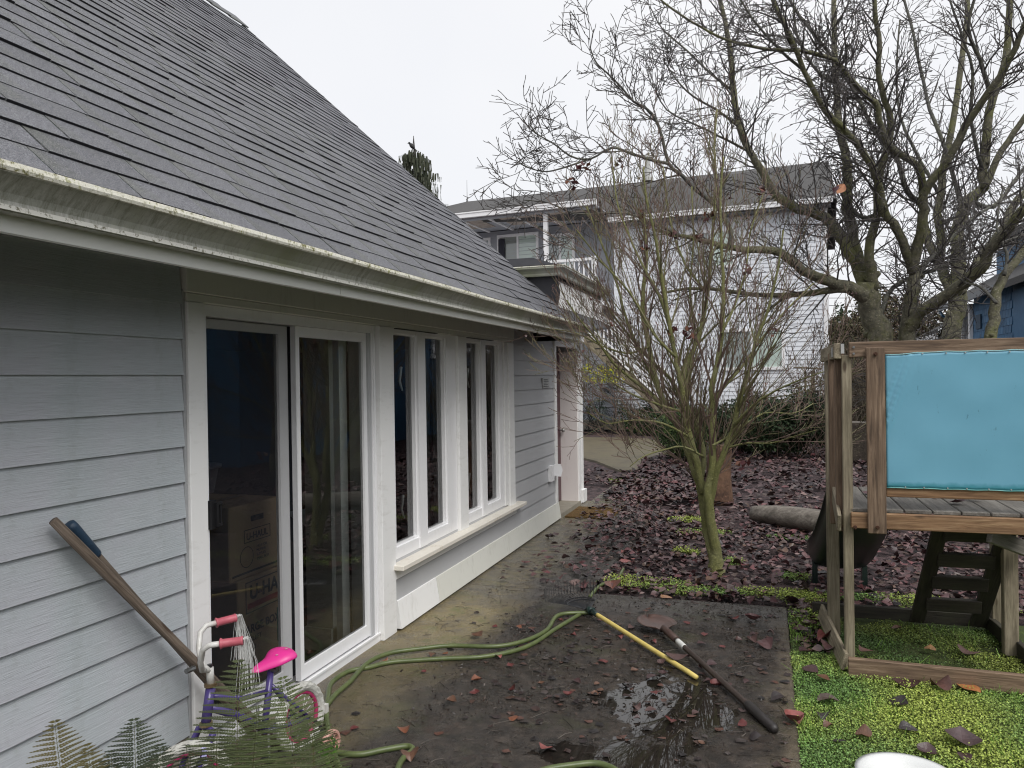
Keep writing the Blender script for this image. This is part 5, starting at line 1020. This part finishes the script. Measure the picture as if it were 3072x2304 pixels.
for (x,y) in ((1752,1118),(1760,1145),(1768,1110),(1795,1130),(1808,1112),(1822,1128),(1835,1118),(1842,1138),(1780,1150),(1815,1148),(1850,1150)):
    q=D(x,y,22.9)
    for k in range(60):
        z=g_.random(); p=q+V((g_.gauss(0,.09),g_.gauss(0,.09),.18*z)); a_,b_=rv()*.035,rv()*.035; m.add([p,p+a_,p+a_+b_,p+b_],[(0,1,2,3)],g_.choice([(.55,.48,.02),(.42,.42,.03),(.25,.32,.03)]))
m.build('flower_spike',FOLV,t,kind='stuff')
# far hedge and thickets right of the white house
t=thing('brown_thicket','bare brown thicket of shrubs behind the tall left post of the play tower','shrub',(2.9,20,0))
twigs('stem',(2.65,20.4,0),300,2.6,2.0,simple('brown_twigs',(.085,.07,.05),(.15,.125,.09),5,.8,0),t,.009,sub=5)
leaf_cloud('foliage',(2.8,20.6,1.4),(1.6,.8,1.8),14000,.055,[(.09,.06,.035),(.06,.05,.025),(.12,.08,.06),(.04,.045,.02)],t,.2,seedv=8)
t=thing('tall_hedge','dull olive clipped hedge between the white house and the forked tree','hedge',(3.4,27,0))
leaf_cloud('foliage',(3.9,28.5,2.0),(2.1,1.2,2.35),42000,.10,[(.10,.085,.045),(.075,.07,.035),(.14,.10,.085),(.10,.085,.05)],t,.35,seedv=9); twigs('stem',(3.9,28,0),40,3.3,1.8,TWIG_T,t,.015)
for i,(x,z,s) in enumerate(((2500,3.4,1.0),(2530,4.6,1.1),(2560,3.9,1.3))):
    q=D(x,1100,46); t=thing('far_conifer',('leftmost of three small far conifers beside the white house corner','middle of three small far conifers beside the white house corner','rightmost of three small far conifers beside the white house corner')[i],'conifer',(q.x,q.y,0),group='small far conifers')
    leaf_cloud('crown',(q.x,q.y,z*.6),(s*.9,s*.9,z*.62),2600,.3,DG,t,.3,seedv=20+i); MB().tube([(q.x,q.y,0),(q.x,q.y,z*1.1)],[.15,.03],6).build('trunk',TWIG_T,t)
# conifer beyond the roof, with a bird on its tip
q=D(1245,470,30.5); cx_,cy_=q.x,q.y; topz=10.9
t=thing('drooping_conifer','drooping dark conifer showing above the shingle roof','conifer',(cx_,cy_,0)); MB().tube([(cx_,cy_,0),(cx_,cy_,6),(cx_,cy_,topz-.5),(cx_-.05,cy_,topz+.45)],[.3,.18,.05,.012],7).build('trunk',TWIG_T,t)
g_=random.Random(3); m=MB()
for k in range(420):
    z=g_.uniform(2.5,topz-.15)**1.0; rad=.55+(topz-z)*.42; a=g_.uniform(0,6.28); Lb=rad*g_.uniform(.5,1.1); tip=V((cx_+Lb*math.cos(a),cy_+Lb*math.sin(a),z-.1*Lb)); st0=V((cx_,cy_,z+.1))
    for j in range(14):
        p=st0.lerp(tip,g_.uniform(.25,1.05)); dr=g_.uniform(.15,.5); w_=g_.uniform(.012,.03); s_=rv()*w_; col=g_.choice([(.06,.07,.045),(.09,.10,.065),(.11,.115,.08),(.04,.05,.03)]); m.add([p-s_,p+s_,p+s_*.5+V((g_.gauss(0,.03),g_.gauss(0,.03),-dr)),p-s_*.5+V((0,0,-dr))],[(0,1,2,3)],col)
m.build('crown',FOLV,t)
bp=D(1236,438,30.5); bd=thing('bird','small black bird perched on the bare tip of the conifer','bird',bp)
vs,fs=lathe([(0,-.17),(.05,-.13),(.085,-.03),(.08,.05),(.055,.11),(.035,.14),(0,.15)],10); R_=Matrix.Rotation(math.radians(-42),3,'Y')
pv=[R_@V(v) for v in vs]; MB().add([p+bp for p in pv],fs).build('body',simple('black_feathers',(.008,.008,.009),(.012,.012,.013),5,.6,0),bd,smooth=True)
hd=bp+R_@V((0,0,.17)); vs,fs=lathe([(0,-.05),(.04,-.03),(.048,0),(.04,.03),(0,.05)],8); MB().add([V(v)+hd for v in vs],fs).tube([hd,hd+V((-.10,0,.0))],[.018,.003],5).build('head',MATS['black_feathers'],bd,smooth=True)
tl=bp+R_@V((0,0,-.15)); MB().tube([tl,tl+R_@V((0,0,-.16))],[.03,.028],5).build('tail',MATS['black_feathers'],bd); MB().tube([bp+V((.02,0,-.07)),bp+V((.01,0,-.18))],.008,4).tube([bp+V((.05,0,-.07)),bp+V((.03,0,-.18))],.008,4).build('leg',MATS['black_feathers'],bd)
MB().tube([(cx_-.05,cy_,topz+.4),(bp.x+.02,bp.y,bp.z-.16)],.012,4).build('bare_tip',TWIG_T,t)
# evergreen hedge along the right boundary (mirrored in the glass)
t=thing('boundary_hedge','tall dark evergreen hedge along the right side of the yard','hedge',(7.5,4,0))
for i in range(9): leaf_cloud('foliage',(7.9,-6+i*2.2,1.8+.2*math.sin(i)),(1.1,1.6,2.1+.3*math.cos(i*2)),3800,.16,DG,t,.6,seedv=30+i)
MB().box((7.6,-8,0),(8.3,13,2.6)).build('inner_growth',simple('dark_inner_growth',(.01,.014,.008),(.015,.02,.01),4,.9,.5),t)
# ================================================================== FERNS
def frond(m,base,tip,bulge,wid,col,curl=.0,n=22):
    base,tip,bulge=V(base),V(tip),V(bulge); P=[(1-t)**2*base+2*t*(1-t)*bulge+t*t*tip for t in [i/n for i in range(n+1)]]
    m.tube(P,[.0028*(1-.8*i/n) for i in range(n+1)],4,col=(.13,.14,.05))
    vw=(EYE-(base+tip)/2).normalized()
    for i in range(2,n+1):
        t=i/n; d=(P[i]-P[i-1]).normalized(); s=d.cross(vw).normalized(); Lp=wid*min(1,(1.03-t)/.42)**.85*min(1,.3+t*2.5)
        for sg in (-1,1):
            dd=(s*sg*.93+d*.42+vw*random.uniform(-.12,.22)-V((0,0,.10))).normalized(); k=max(3,int(Lp/.0075)); ck=random.uniform(.8,1.2); cc=tuple(c_*ck for c_ in col); q0=P[i]
            nn=dd.cross(d).normalized(); e=dd.cross(nn).normalized(); end=q0+dd*Lp+V((0,0,-.12*Lp))
            m.tube([q0,q0.lerp(end,.5)+V((0,0,.02*Lp)),end],[.0010,.0008,.0004],3,col=cc,cap=False)
            for j in range(1,k+1):
                u=j/k; p=q0.lerp(end,u)+V((0,0,.02*Lp*math.sin(math.pi*u))); lw=(.0145*wid/.12)*(1-.75*u)*(.55+.45*min(1,t*3))*(1-.5*t)
                if lw<.0012: continue
                for g2 in (-1,1):
                    f_=(e*g2+dd*.35).normalized(); b2=dd*(.0056); m.add([p,p+f_*lw*.5+b2,p+f_*lw,p+f_*lw*.5-b2],[(0,1,2,3)],cc)
random.seed(33)
def fern(label,cx,cy,fr):
    t=thing('fern',label,'fern',(cx,cy,0),group='ferns growing by the bicycle')
    for (x,y,d,wd,col,bx) in fr:
        m=MB(); tp=D(x,y,d); b=V((cx,cy,-.02)); mid=(b+tp)/2+V((bx,0,.16)); frond(m,b,tp,mid,wd,col,n=34); m.build('frond',FOLV,t)
GR=(.14,.165,.085); GO=(.18,.16,.07); GD=(.09,.11,.07); GB=(.16,.20,.085)
fern('lush green fern in front of the bicycle frame',-1.62,2.05,[(715,1985,2.30,.15,GR,0),(560,2235,2.1,.10,GD,-.10),(655,2180,2.05,.13,GR,-.06),(770,2150,2.05,.12,GB,.03)])
fern('bright green fern spreading under the pink saddle',-1.47,2.22,[(848,2035,2.40,.135,GB,0),(925,2150,2.38,.12,GR,.05),(985,2265,2.3,.09,GB,.1)])
fern('brown-tipped fern arching at the lower left corner of the siding',-1.93,1.80,[(165,2165,2.20,.12,GO,-.06),(262,2235,2.15,.10,GO,.02)])
fern('dark green small fern below the grey siding',-1.86,1.90,[(402,2160,2.25,.13,GD,0),(480,2235,2.2,.11,GD,.05),(335,2255,2.2,.10,GD,-.06)])
t=thing('weed','small bright green weed at the lower edge of the patio','weed',G(985,2300)); leaf_cloud('foliage',tuple(G(985,2304)+V((0,0,.02))),(.05,.04,.03),90,.022,[(.10,.22,.03),(.07,.17,.025)],t,.2,seedv=3,asp=.8)
# ================================================================== LEAVES, LAWN, LITTER
def leaf_mesh_np(P,size,yaw,tilt,curl,fold,cols,lo=False):
    n=len(P); tv=np.array([0,.18,.42,.70,1.0]); tw=np.array([.05,.36,.50,.34,.0])
    if lo: tv=np.array([0,.42,1.0]); tw=np.array([.1,.5,.06])
    K=len(tv)
    # per leaf grid 5 x 3
    T_=tv[None,:,None]; X=(tv-.5)[None,:,None]*np.ones((n,1,3)); side=np.array([-1,0,1])[None,None,:]; jag=1+.45*(RNG.random((n,K,3))-.5)
    Y=tw[None,:,None]*side*jag; Z=fold[:,None,None]*np.abs(Y)+curl[:,None,None]*(X**2)*1.6+.11*(RNG.random((n,K,3))-.5)
    L=np.stack([X,Y,Z],-1).reshape(n,K*3,3)*size[:,None,None]; cy,sy=np.cos(yaw),np.sin(yaw)
    ax=RNG.random(n)*2*np.pi; ct,st_=np.cos(tilt),np.sin(tilt)
    # tilt about a random horizontal axis (rotate to axis, tilt about x, rotate back)
    def rz(A,c,s): B=A.copy(); B[...,0]=A[...,0]*c[:,None]-A[...,1]*s[:,None]; B[...,1]=A[...,0]*s[:,None]+A[...,1]*c[:,None]; return B
    L=rz(L,np.cos(ax),np.sin(ax)); B=L.copy(); B[...,1]=L[...,1]*ct[:,None]-L[...,2]*st_[:,None]; B[...,2]=L[...,1]*st_[:,None]+L[...,2]*ct[:,None]; L=rz(B,cy,sy)
    L=L+P[:,None,:]; q=[]
    for i in range(K-1):
        for j in range(2): a=i*3+j; q.append((a,a+1,a+4,a+3))
    F_=(np.array(q)[None]+3*K*np.arange(n)[:,None,None]).reshape(-1,4); C=np.repeat(cols,3*K,0).reshape(n,3*K,3); C[:,1::3]*=1.25; return L.reshape(-1,3),F_,C.reshape(-1,3)
LC=np.array([(.060,.030,.032),(.085,.042,.043),(.040,.024,.026),(.11,.062,.062),(.026,.019,.020),(.10,.038,.040),(.14,.095,.088),(.085,.050,.036),(.10,.054,.054),(.055,.036,.030)])
def in_poly(x,y,poly):
    c=np.zeros(len(x),bool); n=len(poly)
    for i in range(n):
        x0,y0=poly[i]; x1,y1=poly[(i+1)%n]; k=((y0>y)!=(y1>y))&(x<(x1-x0)*(y-y0)/(y1-y0+1e-9)+x0); c^=k
    return c
def patchn(x,y,s=.9,seed=0): return np.array([noise.noise(V((a*s+seed,b*s,0))) for a,b in zip(x,y)])
def litter(n,x0,x1,y0,y1,s0,s1,zmax,keep=None,cols=LC,tilt=.25,lo=False):
    x=RNG.uniform(x0,x1,n); y=RNG.uniform(y0,y1,n); k=np.ones(n,bool) if keep is None else keep(x,y); x,y=x[k],y[k]; n=len(x)
    z=-.022+RNG.random(n)*zmax; P=np.c_[x,y,z]; return leaf_mesh_np(P,RNG.uniform(s0,s1,n),RNG.random(n)*6.28,RNG.normal(0,tilt,n),RNG.normal(.15,.35,n),RNG.normal(.15,.4,n),cols[RNG.integers(0,len(cols),n)]*RNG.uniform(.6,1.9,(n,1)),lo)
moss_sp=[(-.95,6.35,.42,.20),(-.55,6.25,.45,.13),(-.1,6.3,.5,.10),(.25,6.2,.25,.12),(-.65,8.6,.35,.18),(-.9,9.3,.22,.16),(.25,8.55,.28,.12),(-2.0,12.6,.5,.3),(.28,5.7,.14,.30),(.35,6.35,.3,.12),(-.3,7.3,.12,.15),(.9,6.4,.4,.12),(1.3,6.2,.4,.2),(-.75,7.6,.15,.12),(.2,6.9,.15,.1)]
def mossy(x,y,g=1.):
    o=np.zeros(len(x)); 
    for cx,cy,a,b in moss_sp: o=np.maximum(o,1-((x-cx)/(a*g))**2-((y-cy)/(b*g))**2)
    return o
bedp=[(-1.30,6.02),(.16,6.02),(.20,5.0),(.36,4.98),(.36,6.0),(9,5.9),(9,15),(2.6,22.3),(-1.7,21.5),(-1.9,19.0),(-2.1,17.4),(-2.4,15.8),(-2.2,14.3),(-2.6,13.7),(-4.5,15.5),(-4.5,12.2),(-2.0,12.0),(-1.35,9.5)]
def keep1(x,y): 
    k=in_poly(x,y,bedp); m_=mossy(x,y); return k&((m_<.0)|(RNG.random(len(x))<.12))&(RNG.random(len(x))<.75+patchn(x,y,1.3)*.6)
parts=[litter(62000,-1.5,3.2,5.9,10,.03,.088,.05,keep1,tilt=.36),litter(110000,-4.6,6,10,22.3,.06,.125,.06,keep1,tilt=.3,lo=True),litter(1800,.14,.4,4.9,6.2,.04,.10,.04,keep1)]
# leaves lying over the walkway, thicker towards the far end
def keepw(x,y): d=np.clip((x+2.25)/1.0,0,1)*np.clip((y-5.6)/3.2,0,1); return RNG.random(len(x))<d**1.1*.95
parts.append(litter(3200,-2.3,-1.33,5.9,12.3,.035,.09,.02,lambda x,y:keepw(x,y)))
parts[-1]=(parts[-1][0]+np.array([0,0,.045]),parts[-1][1],parts[-1][2])
p2=litter(1600,-2.2,-.9,10.5,14.5,.06,.12,.03,None); parts.append((p2[0]+np.array([0,0,.05]),p2[1],p2[2]))
off=0; VV=[];FF=[];CC=[]
for a,b,c in parts: VV.append(a); FF.append(b+off); CC.append(c); off+=len(a)
npmesh('leaf_litter',np.vstack(VV),np.vstack(FF),LEAFV,np.vstack(CC),kind='stuff',label='carpet of wet purple-brown fallen leaves over the back yard')
# debris on the patio: crumbs, stems and twigs
m=MB(); g_=random.Random(9)
for i in range(7500):
    x,y=g_.uniform(-2.2,.1),g_.uniform(2.8,6.0)
    if noise.noise(V((x*1.6,y*1.6,4)))<-.12+.25*(g_.random()-.5): continue
    if x<-1.75 and g_.random()<.8: continue
    if x>-.35 and y<4.6 and g_.random()<.6: continue
    s=g_.uniform(.004,.016); a_=V((g_.gauss(0,1),g_.gauss(0,1),g_.gauss(0,.4))).normalized()*s; b_=V((g_.gauss(0,1),g_.gauss(0,1),g_.gauss(0,.4))).normalized()*s*.7; p=V((x,y,.003)); m.add([p,p+a_,p+a_+b_+V((0,0,.003)),p+b_],[(0,1,2,3)],g_.choice([(.02,.014,.012),(.035,.024,.02),(.05,.03,.02),(.06,.05,.045)]))
for i in range(800):
    x,y=g_.uniform(-2.2,.12),g_.uniform(2.8,7.2); 
    if x>-1.33 and y>5.95: continue
    a=g_.uniform(0,3.14); Lg=g_.uniform(.02,.13); p=V((x,y,.004)); q=p+V((math.cos(a),math.sin(a),0))*Lg; mm=(p+q)/2+V((g_.gauss(0,.01),g_.gauss(0,.01),.006)); m.tube([p,mm,q],g_.uniform(.0008,.0018),3,col=g_.choice([(.03,.02,.016),(.05,.035,.025),(.12,.10,.08)]),cap=False)
for i in range(900):
    x,y=g_.uniform(-2.0,.1),g_.uniform(2.8,6.9)
    if (x>-1.35 and y>5.93) or (x<-1.6 and g_.random()<.75): continue
    if noise.noise(V((x*1.2,y*1.2,7)))+g_.gauss(0,.15)<-.05: continue
    s=g_.uniform(.012,.034); n_=g_.randint(5,7); a0=g_.uniform(0,6); p=V((x,y,.006)); m.add([p+V((0,0,.004))]+[p+V((math.cos(a0+6.283*k/n_)*s*g_.uniform(.5,1.2),math.sin(a0+6.283*k/n_)*s*g_.uniform(.4,1),g_.uniform(-.003,.008))) for k in range(n_)],[(0,k+1,(k+1)%n_+1) for k in range(n_)],g_.choice([(.035,.022,.020),(.05,.028,.024),(.08,.042,.03),(.11,.05,.035),(.065,.05,.045),(.02,.016,.015)]))
m.build('patio_debris',LEAFV,kind='stuff',loc=(0,0,0),label='crumbled leaf bits and stems scattered on the wet patio')
# lawn: clover and moss leaflets, grass tufts
def lawn(n,x0,x1,y0,y1,keep,zb=-.02,h=.03,sz=.008,bright=1.,ycol=.5):
    x=RNG.uniform(x0,x1,n); y=RNG.uniform(y0,y1,n); k=keep(x,y); x,y=x[k],y[k]; n=len(x)
    pn=patchn(x,y,1.8,3); z=zb+RNG.random(n)*h*(1+.5*pn)
    P=np.c_[x,y,z]; nr=RNG.normal(size=(n,3))*.55+np.array([0,0,1.]); nr/=np.linalg.norm(nr,axis=1)[:,None]; a=np.cross(nr,RNG.normal(size=(n,3))); a/=np.linalg.norm(a,axis=1)[:,None]; b=np.cross(nr,a); s=(sz*RNG.uniform(.6,1.5,n))[:,None]
    Vv=np.stack([P,P+a*s*.6+b*s*.5,P+a*s,P+a*s*.6-b*s*.5],1).reshape(-1,3); f=np.clip(.55+pn*1.3+RNG.normal(0,.18,n),0,1)[:,None]
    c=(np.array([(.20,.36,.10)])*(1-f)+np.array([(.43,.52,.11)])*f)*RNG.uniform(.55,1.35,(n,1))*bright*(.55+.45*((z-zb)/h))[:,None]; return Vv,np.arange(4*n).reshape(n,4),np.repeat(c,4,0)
inside=lambda x,y:(x>.43)&(x<1.44)&(y>4.70)&(y<5.82)
L1=lawn(190000,.125,2.3,2.9,5.0,lambda x,y:((x>.133+.012*np.sin(y*31)+.008*np.sin(y*77))|(RNG.random(len(x))<.25))&~inside(x,y),h=.042,sz=.0075)
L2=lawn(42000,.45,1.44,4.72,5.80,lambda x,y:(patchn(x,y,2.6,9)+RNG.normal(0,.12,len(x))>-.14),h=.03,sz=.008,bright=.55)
L3=lawn(7000,.14,.42,4.7,6.0,lambda x,y:RNG.random(len(x))<.35,h=.02,sz=.010,bright=.8)
LM4=[]
for cx,cy,a,b in moss_sp: LM4.append(lawn(int(52000*a*b)+900,cx-a,cx+a,cy-b,cy+b,lambda x,y,cx=cx,cy=cy,a=a,b=b:1-((x-cx)/a)**2-((y-cy)/b)**2>RNG.random(len(x))*.6+patchn(x,y,6,2)*.9,zb=-.02,h=.045,sz=.011,bright=1.0))
gb=14000; x=RNG.uniform(.14,2.3,gb); y=RNG.uniform(2.9,5.8,gb); k=(patchn(x,y,3.2,6)>.12)|(RNG.random(gb)<.06); k&=~(inside(x,y)&(RNG.random(gb)<.8)); x,y=x[k],y[k]; gb=len(x)
P=np.c_[x,y,np.full(gb,-.02)]; d=RNG.normal(size=(gb,3))*np.array([.5,.5,.1])+np.array([0,0,1]); Lh=RNG.uniform(.02,.075,gb)[:,None]; s=RNG.normal(size=(gb,3))*np.array([1,1,0]); s/=np.linalg.norm(s,axis=1)[:,None]; s*=.0016
Vg=np.stack([P-s,P+s,P+s*.5+d*Lh,P-s*.5+d*Lh],1).reshape(-1,3); cg=np.repeat(np.array([(.20,.36,.06)])*RNG.uniform(.6,1.5,(gb,1)),4,0); L5=(Vg,np.arange(4*gb).reshape(gb,4),cg)
off=0; VV=[];FF=[];CC=[]
for a,b,c in (L1,L5): VV.append(a); FF.append(b+off); CC.append(c); off+=len(a)
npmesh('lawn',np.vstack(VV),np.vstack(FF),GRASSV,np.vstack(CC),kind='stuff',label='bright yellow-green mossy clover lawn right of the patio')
off=0; VV=[];FF=[];CC=[]
for a,b,c in [L2,L3]+LM4: VV.append(a); FF.append(b+off); CC.append(c); off+=len(a)
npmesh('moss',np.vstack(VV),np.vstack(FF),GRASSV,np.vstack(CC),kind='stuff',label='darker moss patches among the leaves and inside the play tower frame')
# single fallen leaves that can be told apart
def one_leaf(p,size,col,label,group,curl=None,z=.004,yaw=None,tilt=None):
    Vv,F_,C=leaf_mesh_np(np.array([[0,0,0.]]),np.array([size]),np.array([random.random()*6.28 if yaw is None else yaw]),np.array([random.gauss(0,.18) if tilt is None else tilt]),np.array([random.gauss(.35,.4) if curl is None else curl]),np.array([random.gauss(.3,.4)]),np.array([col]))
    Vv[:,2]-=Vv[:,2].min(); me=bpy.data.meshes.new('fallen_leaf'); me.from_pydata([tuple(v) for v in Vv],[],[tuple(int(i) for i in f) for f in F_]); at=me.color_attributes.new('Col','FLOAT_COLOR','POINT'); at.data.foreach_set('color',np.c_[C,np.ones(len(C))].astype(np.float32).ravel()); me.materials.append(LEAFV)
    o=bpy.data.objects.new('fallen_leaf',me); link(o,Matrix.Translation((p[0],p[1],p[2]+z))); sb=o.modifiers.new('s','SUBSURF'); sb.levels=sb.render_levels=1; return setp(o,label,'leaf',group)
random.seed(50)
LM=[((1500,1960),'the double run of green hose'),((1225,2245),'the hose end loop'),((1000,2180),'the pink training wheel'),((1690,1820),'the black rake tines'),((1780,1838),'the rake socket'),((1900,1912),'the yellow handle'),((2090,2032),'the yellow handle end'),((1990,1850),'the rusty shovel blade'),((2090,1965),'the white shovel label'),((2325,2188),'the dark shovel end'),((1900,2080),'the upper puddle'),((1870,2180),'the bright puddle'),((1720,2292),'the hose at the lower edge'),((2355,1825),'the far patio corner'),((2390,2150),'the right patio edge'),((1830,1700),'the patio notch'),((1750,1550),'the coir doormat'),((1168,1905),'the white door post foot'),((1400,1745),'the base board joint'),((1090,2090),'the hose crossing'),((2200,2080),'the dark shovel handle')]
USED=set()
def leaf_label(x,y,s,c):
    r=c[0]/(c[2]+.001); cn='pinkish red' if c==PK else 'orange brown' if c==OR else 'dark red' if c==RD else 'brown' if c==BR else 'blackish' if c==BLK else 'tan' if c==TN else 'dark purple'
    sn='tiny' if s<.042 else 'small' if s<.055 else 'mid-sized' if s<.068 else 'large'
    for (lx,ly),nm in sorted(LM,key=lambda q:math.hypot(q[0][0]-x,(q[0][1]-y)*1.6)):
        dx,dy=x-lx,(y-ly)*1.6; w='right of' if dx>abs(dy) else 'left of' if -dx>abs(dy) else 'just beyond' if dy<0 else 'this side of'
        for k in ('',' close' if math.hypot(dx,dy)<110 else ' well'):
            lb=f'{sn} {cn} leaf on the patio{k} {w} {nm}'
            if lb not in USED and len(lb.split())<=16: USED.add(lb); return lb
    return 'small wet leaf on the patio'
OR=(.20,.075,.040); RD=(.13,.035,.032); DK=(.060,.030,.030); PK=(.27,.085,.075); BR=(.13,.065,.04); BLK=(.030,.022,.022); TN=(.34,.17,.08)
spots=[(1430,2045,.12,OR),(1425,2083,.09,RD),(1355,2112,.11,BR),(1540,2080,.09,RD),(1540,2160,.085,OR),(1637,2255,.115,PK),(1555,1885,.09,OR),(1485,1882,.07,RD),(1720,1908,.08,RD),(1585,1870,.05,DK),(1860,1915,.08,RD),(1495,1975,.08,PK),(1335,1963,.07,OR),(1300,1970,.10,BR),(1155,1990,.07,OR),(1215,2195,.11,OR),(1065,2190,.08,RD),(1270,2020,.06,RD),(1430,1915,.14,BR),(1230,2275,.14,BR),
 (1800,1865,.07,RD),(1900,1620+60,.07,PK),(1870,1660,.09,PK),(1960,1930,.07,RD),(1700,1860,.06,DK),(1640,1745,.08,DK),(1625,1730,.05,DK),(1710,1700,.09,RD),(1745,1695,.07,OR),(1760,1710,.09,DK),(1795,1668,.10,DK),(1700,1650,.09,DK),(1790,1625,.09,DK),(1735,1600,.08,RD),(1770,1640,.07,DK),(1820,1600,.09,DK)]
for x,y,s,c in spots: one_leaf(G(x,y),s*.62,c,leaf_label(x,y,s*.62,c),'fallen leaves on the patio')
for i in range(62):
    x,y=random.uniform(1500,2330),random.uniform(1830,2250)
    g=G(x,y)
    if g.x>.08 or (g.x<-1.5): continue
    s=random.uniform(.03,.075); c=random.choice([DK,DK,BLK,BR,RD,(.09,.05,.045)]); one_leaf(g,s,c,leaf_label(x,y,s,c),'dark leaves on the patio')
for x,y,s,c,lb in ((2200,1862,.09,RD,'torn dark red leaf on the patio near the top right slab corner'),(2260,1872,.11,(.12,.05,.05),'long folded purple leaf on the patio beside the slab corner'),(2295,1945,.11,(.10,.05,.05),'purple leaf with a long stem pointing at the lawn'),(2380,2165,.11,PK,'bright pink-red curled leaf on the right slab edge'),(2390,2180,.09,RD,'red leaf tucked under the pink curled leaf'),(2335,2105,.10,BLK,'blackish ribbed leaf standing on the slab edge'),(2032,1992,.13,(.09,.045,.04),'broad purple-brown leaf covering the yellow handle'),(1960,2040,.10,DK,'curled dark leaf standing by the end of the yellow handle'),(2000,1795,.10,TN,'pale orange leaf on the moss behind the patio edge'),(1835,1765,.16,(.17,.07,.05),'large brown leaf beside the green hose end'),(1880,1690,.12,PK,'orange-pink leaf on the patio notch corner')):
    one_leaf(G(x,y),s,c,lb,None,z=.035 if 'covering' in lb else .006)
for x,y,s,c,lb in ((2432,2020,.10,DK,'domed dark leaf on the lawn near the play tower corner'),(2470,2045,.08,BR,'small brown leaf on the lawn below the play tower corner'),(2485,2112,.11,(.075,.05,.04),'grey-brown arched leaf on the lawn beside the patio'),(2470,2160,.07,BLK,'black twisted leaf on the lawn beside the patio'),(2485,2190,.06,BR,'tiny brown leaf with pale curl on the lawn'),(2590,2215,.085,BR,'brown cupped leaf on the lawn above the white basin'),(2520,2235,.06,BLK,'small black leaf left of the cupped leaf on the lawn'),(2700,2120,.10,BLK,'dark pointed leaf on the middle of the lawn'),(2725,2205,.09,BLK,'black upright pointed leaf on the lawn'),(2885,2240,.16,(.085,.055,.055),'large flat mauve-brown leaf at the right of the lawn'),(2780,2270,.09,DK,'dark leaf half sunk in the grass near the basin'),(2895,2285,.07,DK,'crumpled dark leaf near the lower right of the lawn'),(2905,2075,.12,(.36,.14,.05),'orange-brown leaf against the front ground beam'),(2720,2060,.14,DK,'long dark leaf under the front ground beam'),(2820,2080,.12,(.12,.06,.05),'brown leaf pile piece below the front ground beam'),(2600,1965,.12,(.14,.07,.055),'reddish leaf inside the left corner of the tower frame'),(2790,1955,.07,(.30,.17,.08),'tan leaf standing in the moss inside the tower frame'),(2905,1965,.12,(.12,.07,.06),'large mauve leaf in the moss inside the tower frame'),(2630,2005,.09,TN,'tan leaf behind the front ground beam'),(2850,2030,.12,DK,'dark leaf lying behind the front ground beam'),(2690,1895,.07,BR,'small brown leaf by the back ground beam'),(2490,1960,.13,(.11,.055,.055),'purple leaf outside the left ground beam'),(2470,1930,.10,RD,'red leaf outside the left ground beam'),(2415,1965,.09,DK,'dark leaf between the patio and the tower frame')):
    one_leaf(G(x,y,.0),s,c,lb,None,z=.012)
for i,(x,y) in enumerate(((.62,5.35),(1.18,5.2),(1.05,5.05),(.78,5.5))): one_leaf(V((x,y,.927)),.09,(.11,.05,.055),('purple leaf on the platform boards at the left','purple leaf on the platform boards at the right','dark leaf near the front edge of the platform','small leaf at the back of the platform')[i],None)
q=D(2505,590,6.9); one_leaf(q,.10,(.09,.02,.03),'dark red hanging leaf caught in the branches before the white house corner',None,tilt=1.4); q=D(2522,583,6.95); one_leaf(q,.11,(.45,.20,.10),'orange leaf caught in the branches before the white house corner',None,tilt=1.2)
q=G(2225,1990,.012); m=MB()
for k in range(60): a_=rv()*.012; p=q+V((random.gauss(0,.02),random.gauss(0,.012),random.random()*.018)); m.add([p,p+a_,p+a_+rv()*.008],[(0,1,2)],(.03,.028,.02))
setp(m.build('pine_cone',LEAFV),'small dark cone lying on the patio right of the shovel','cone')
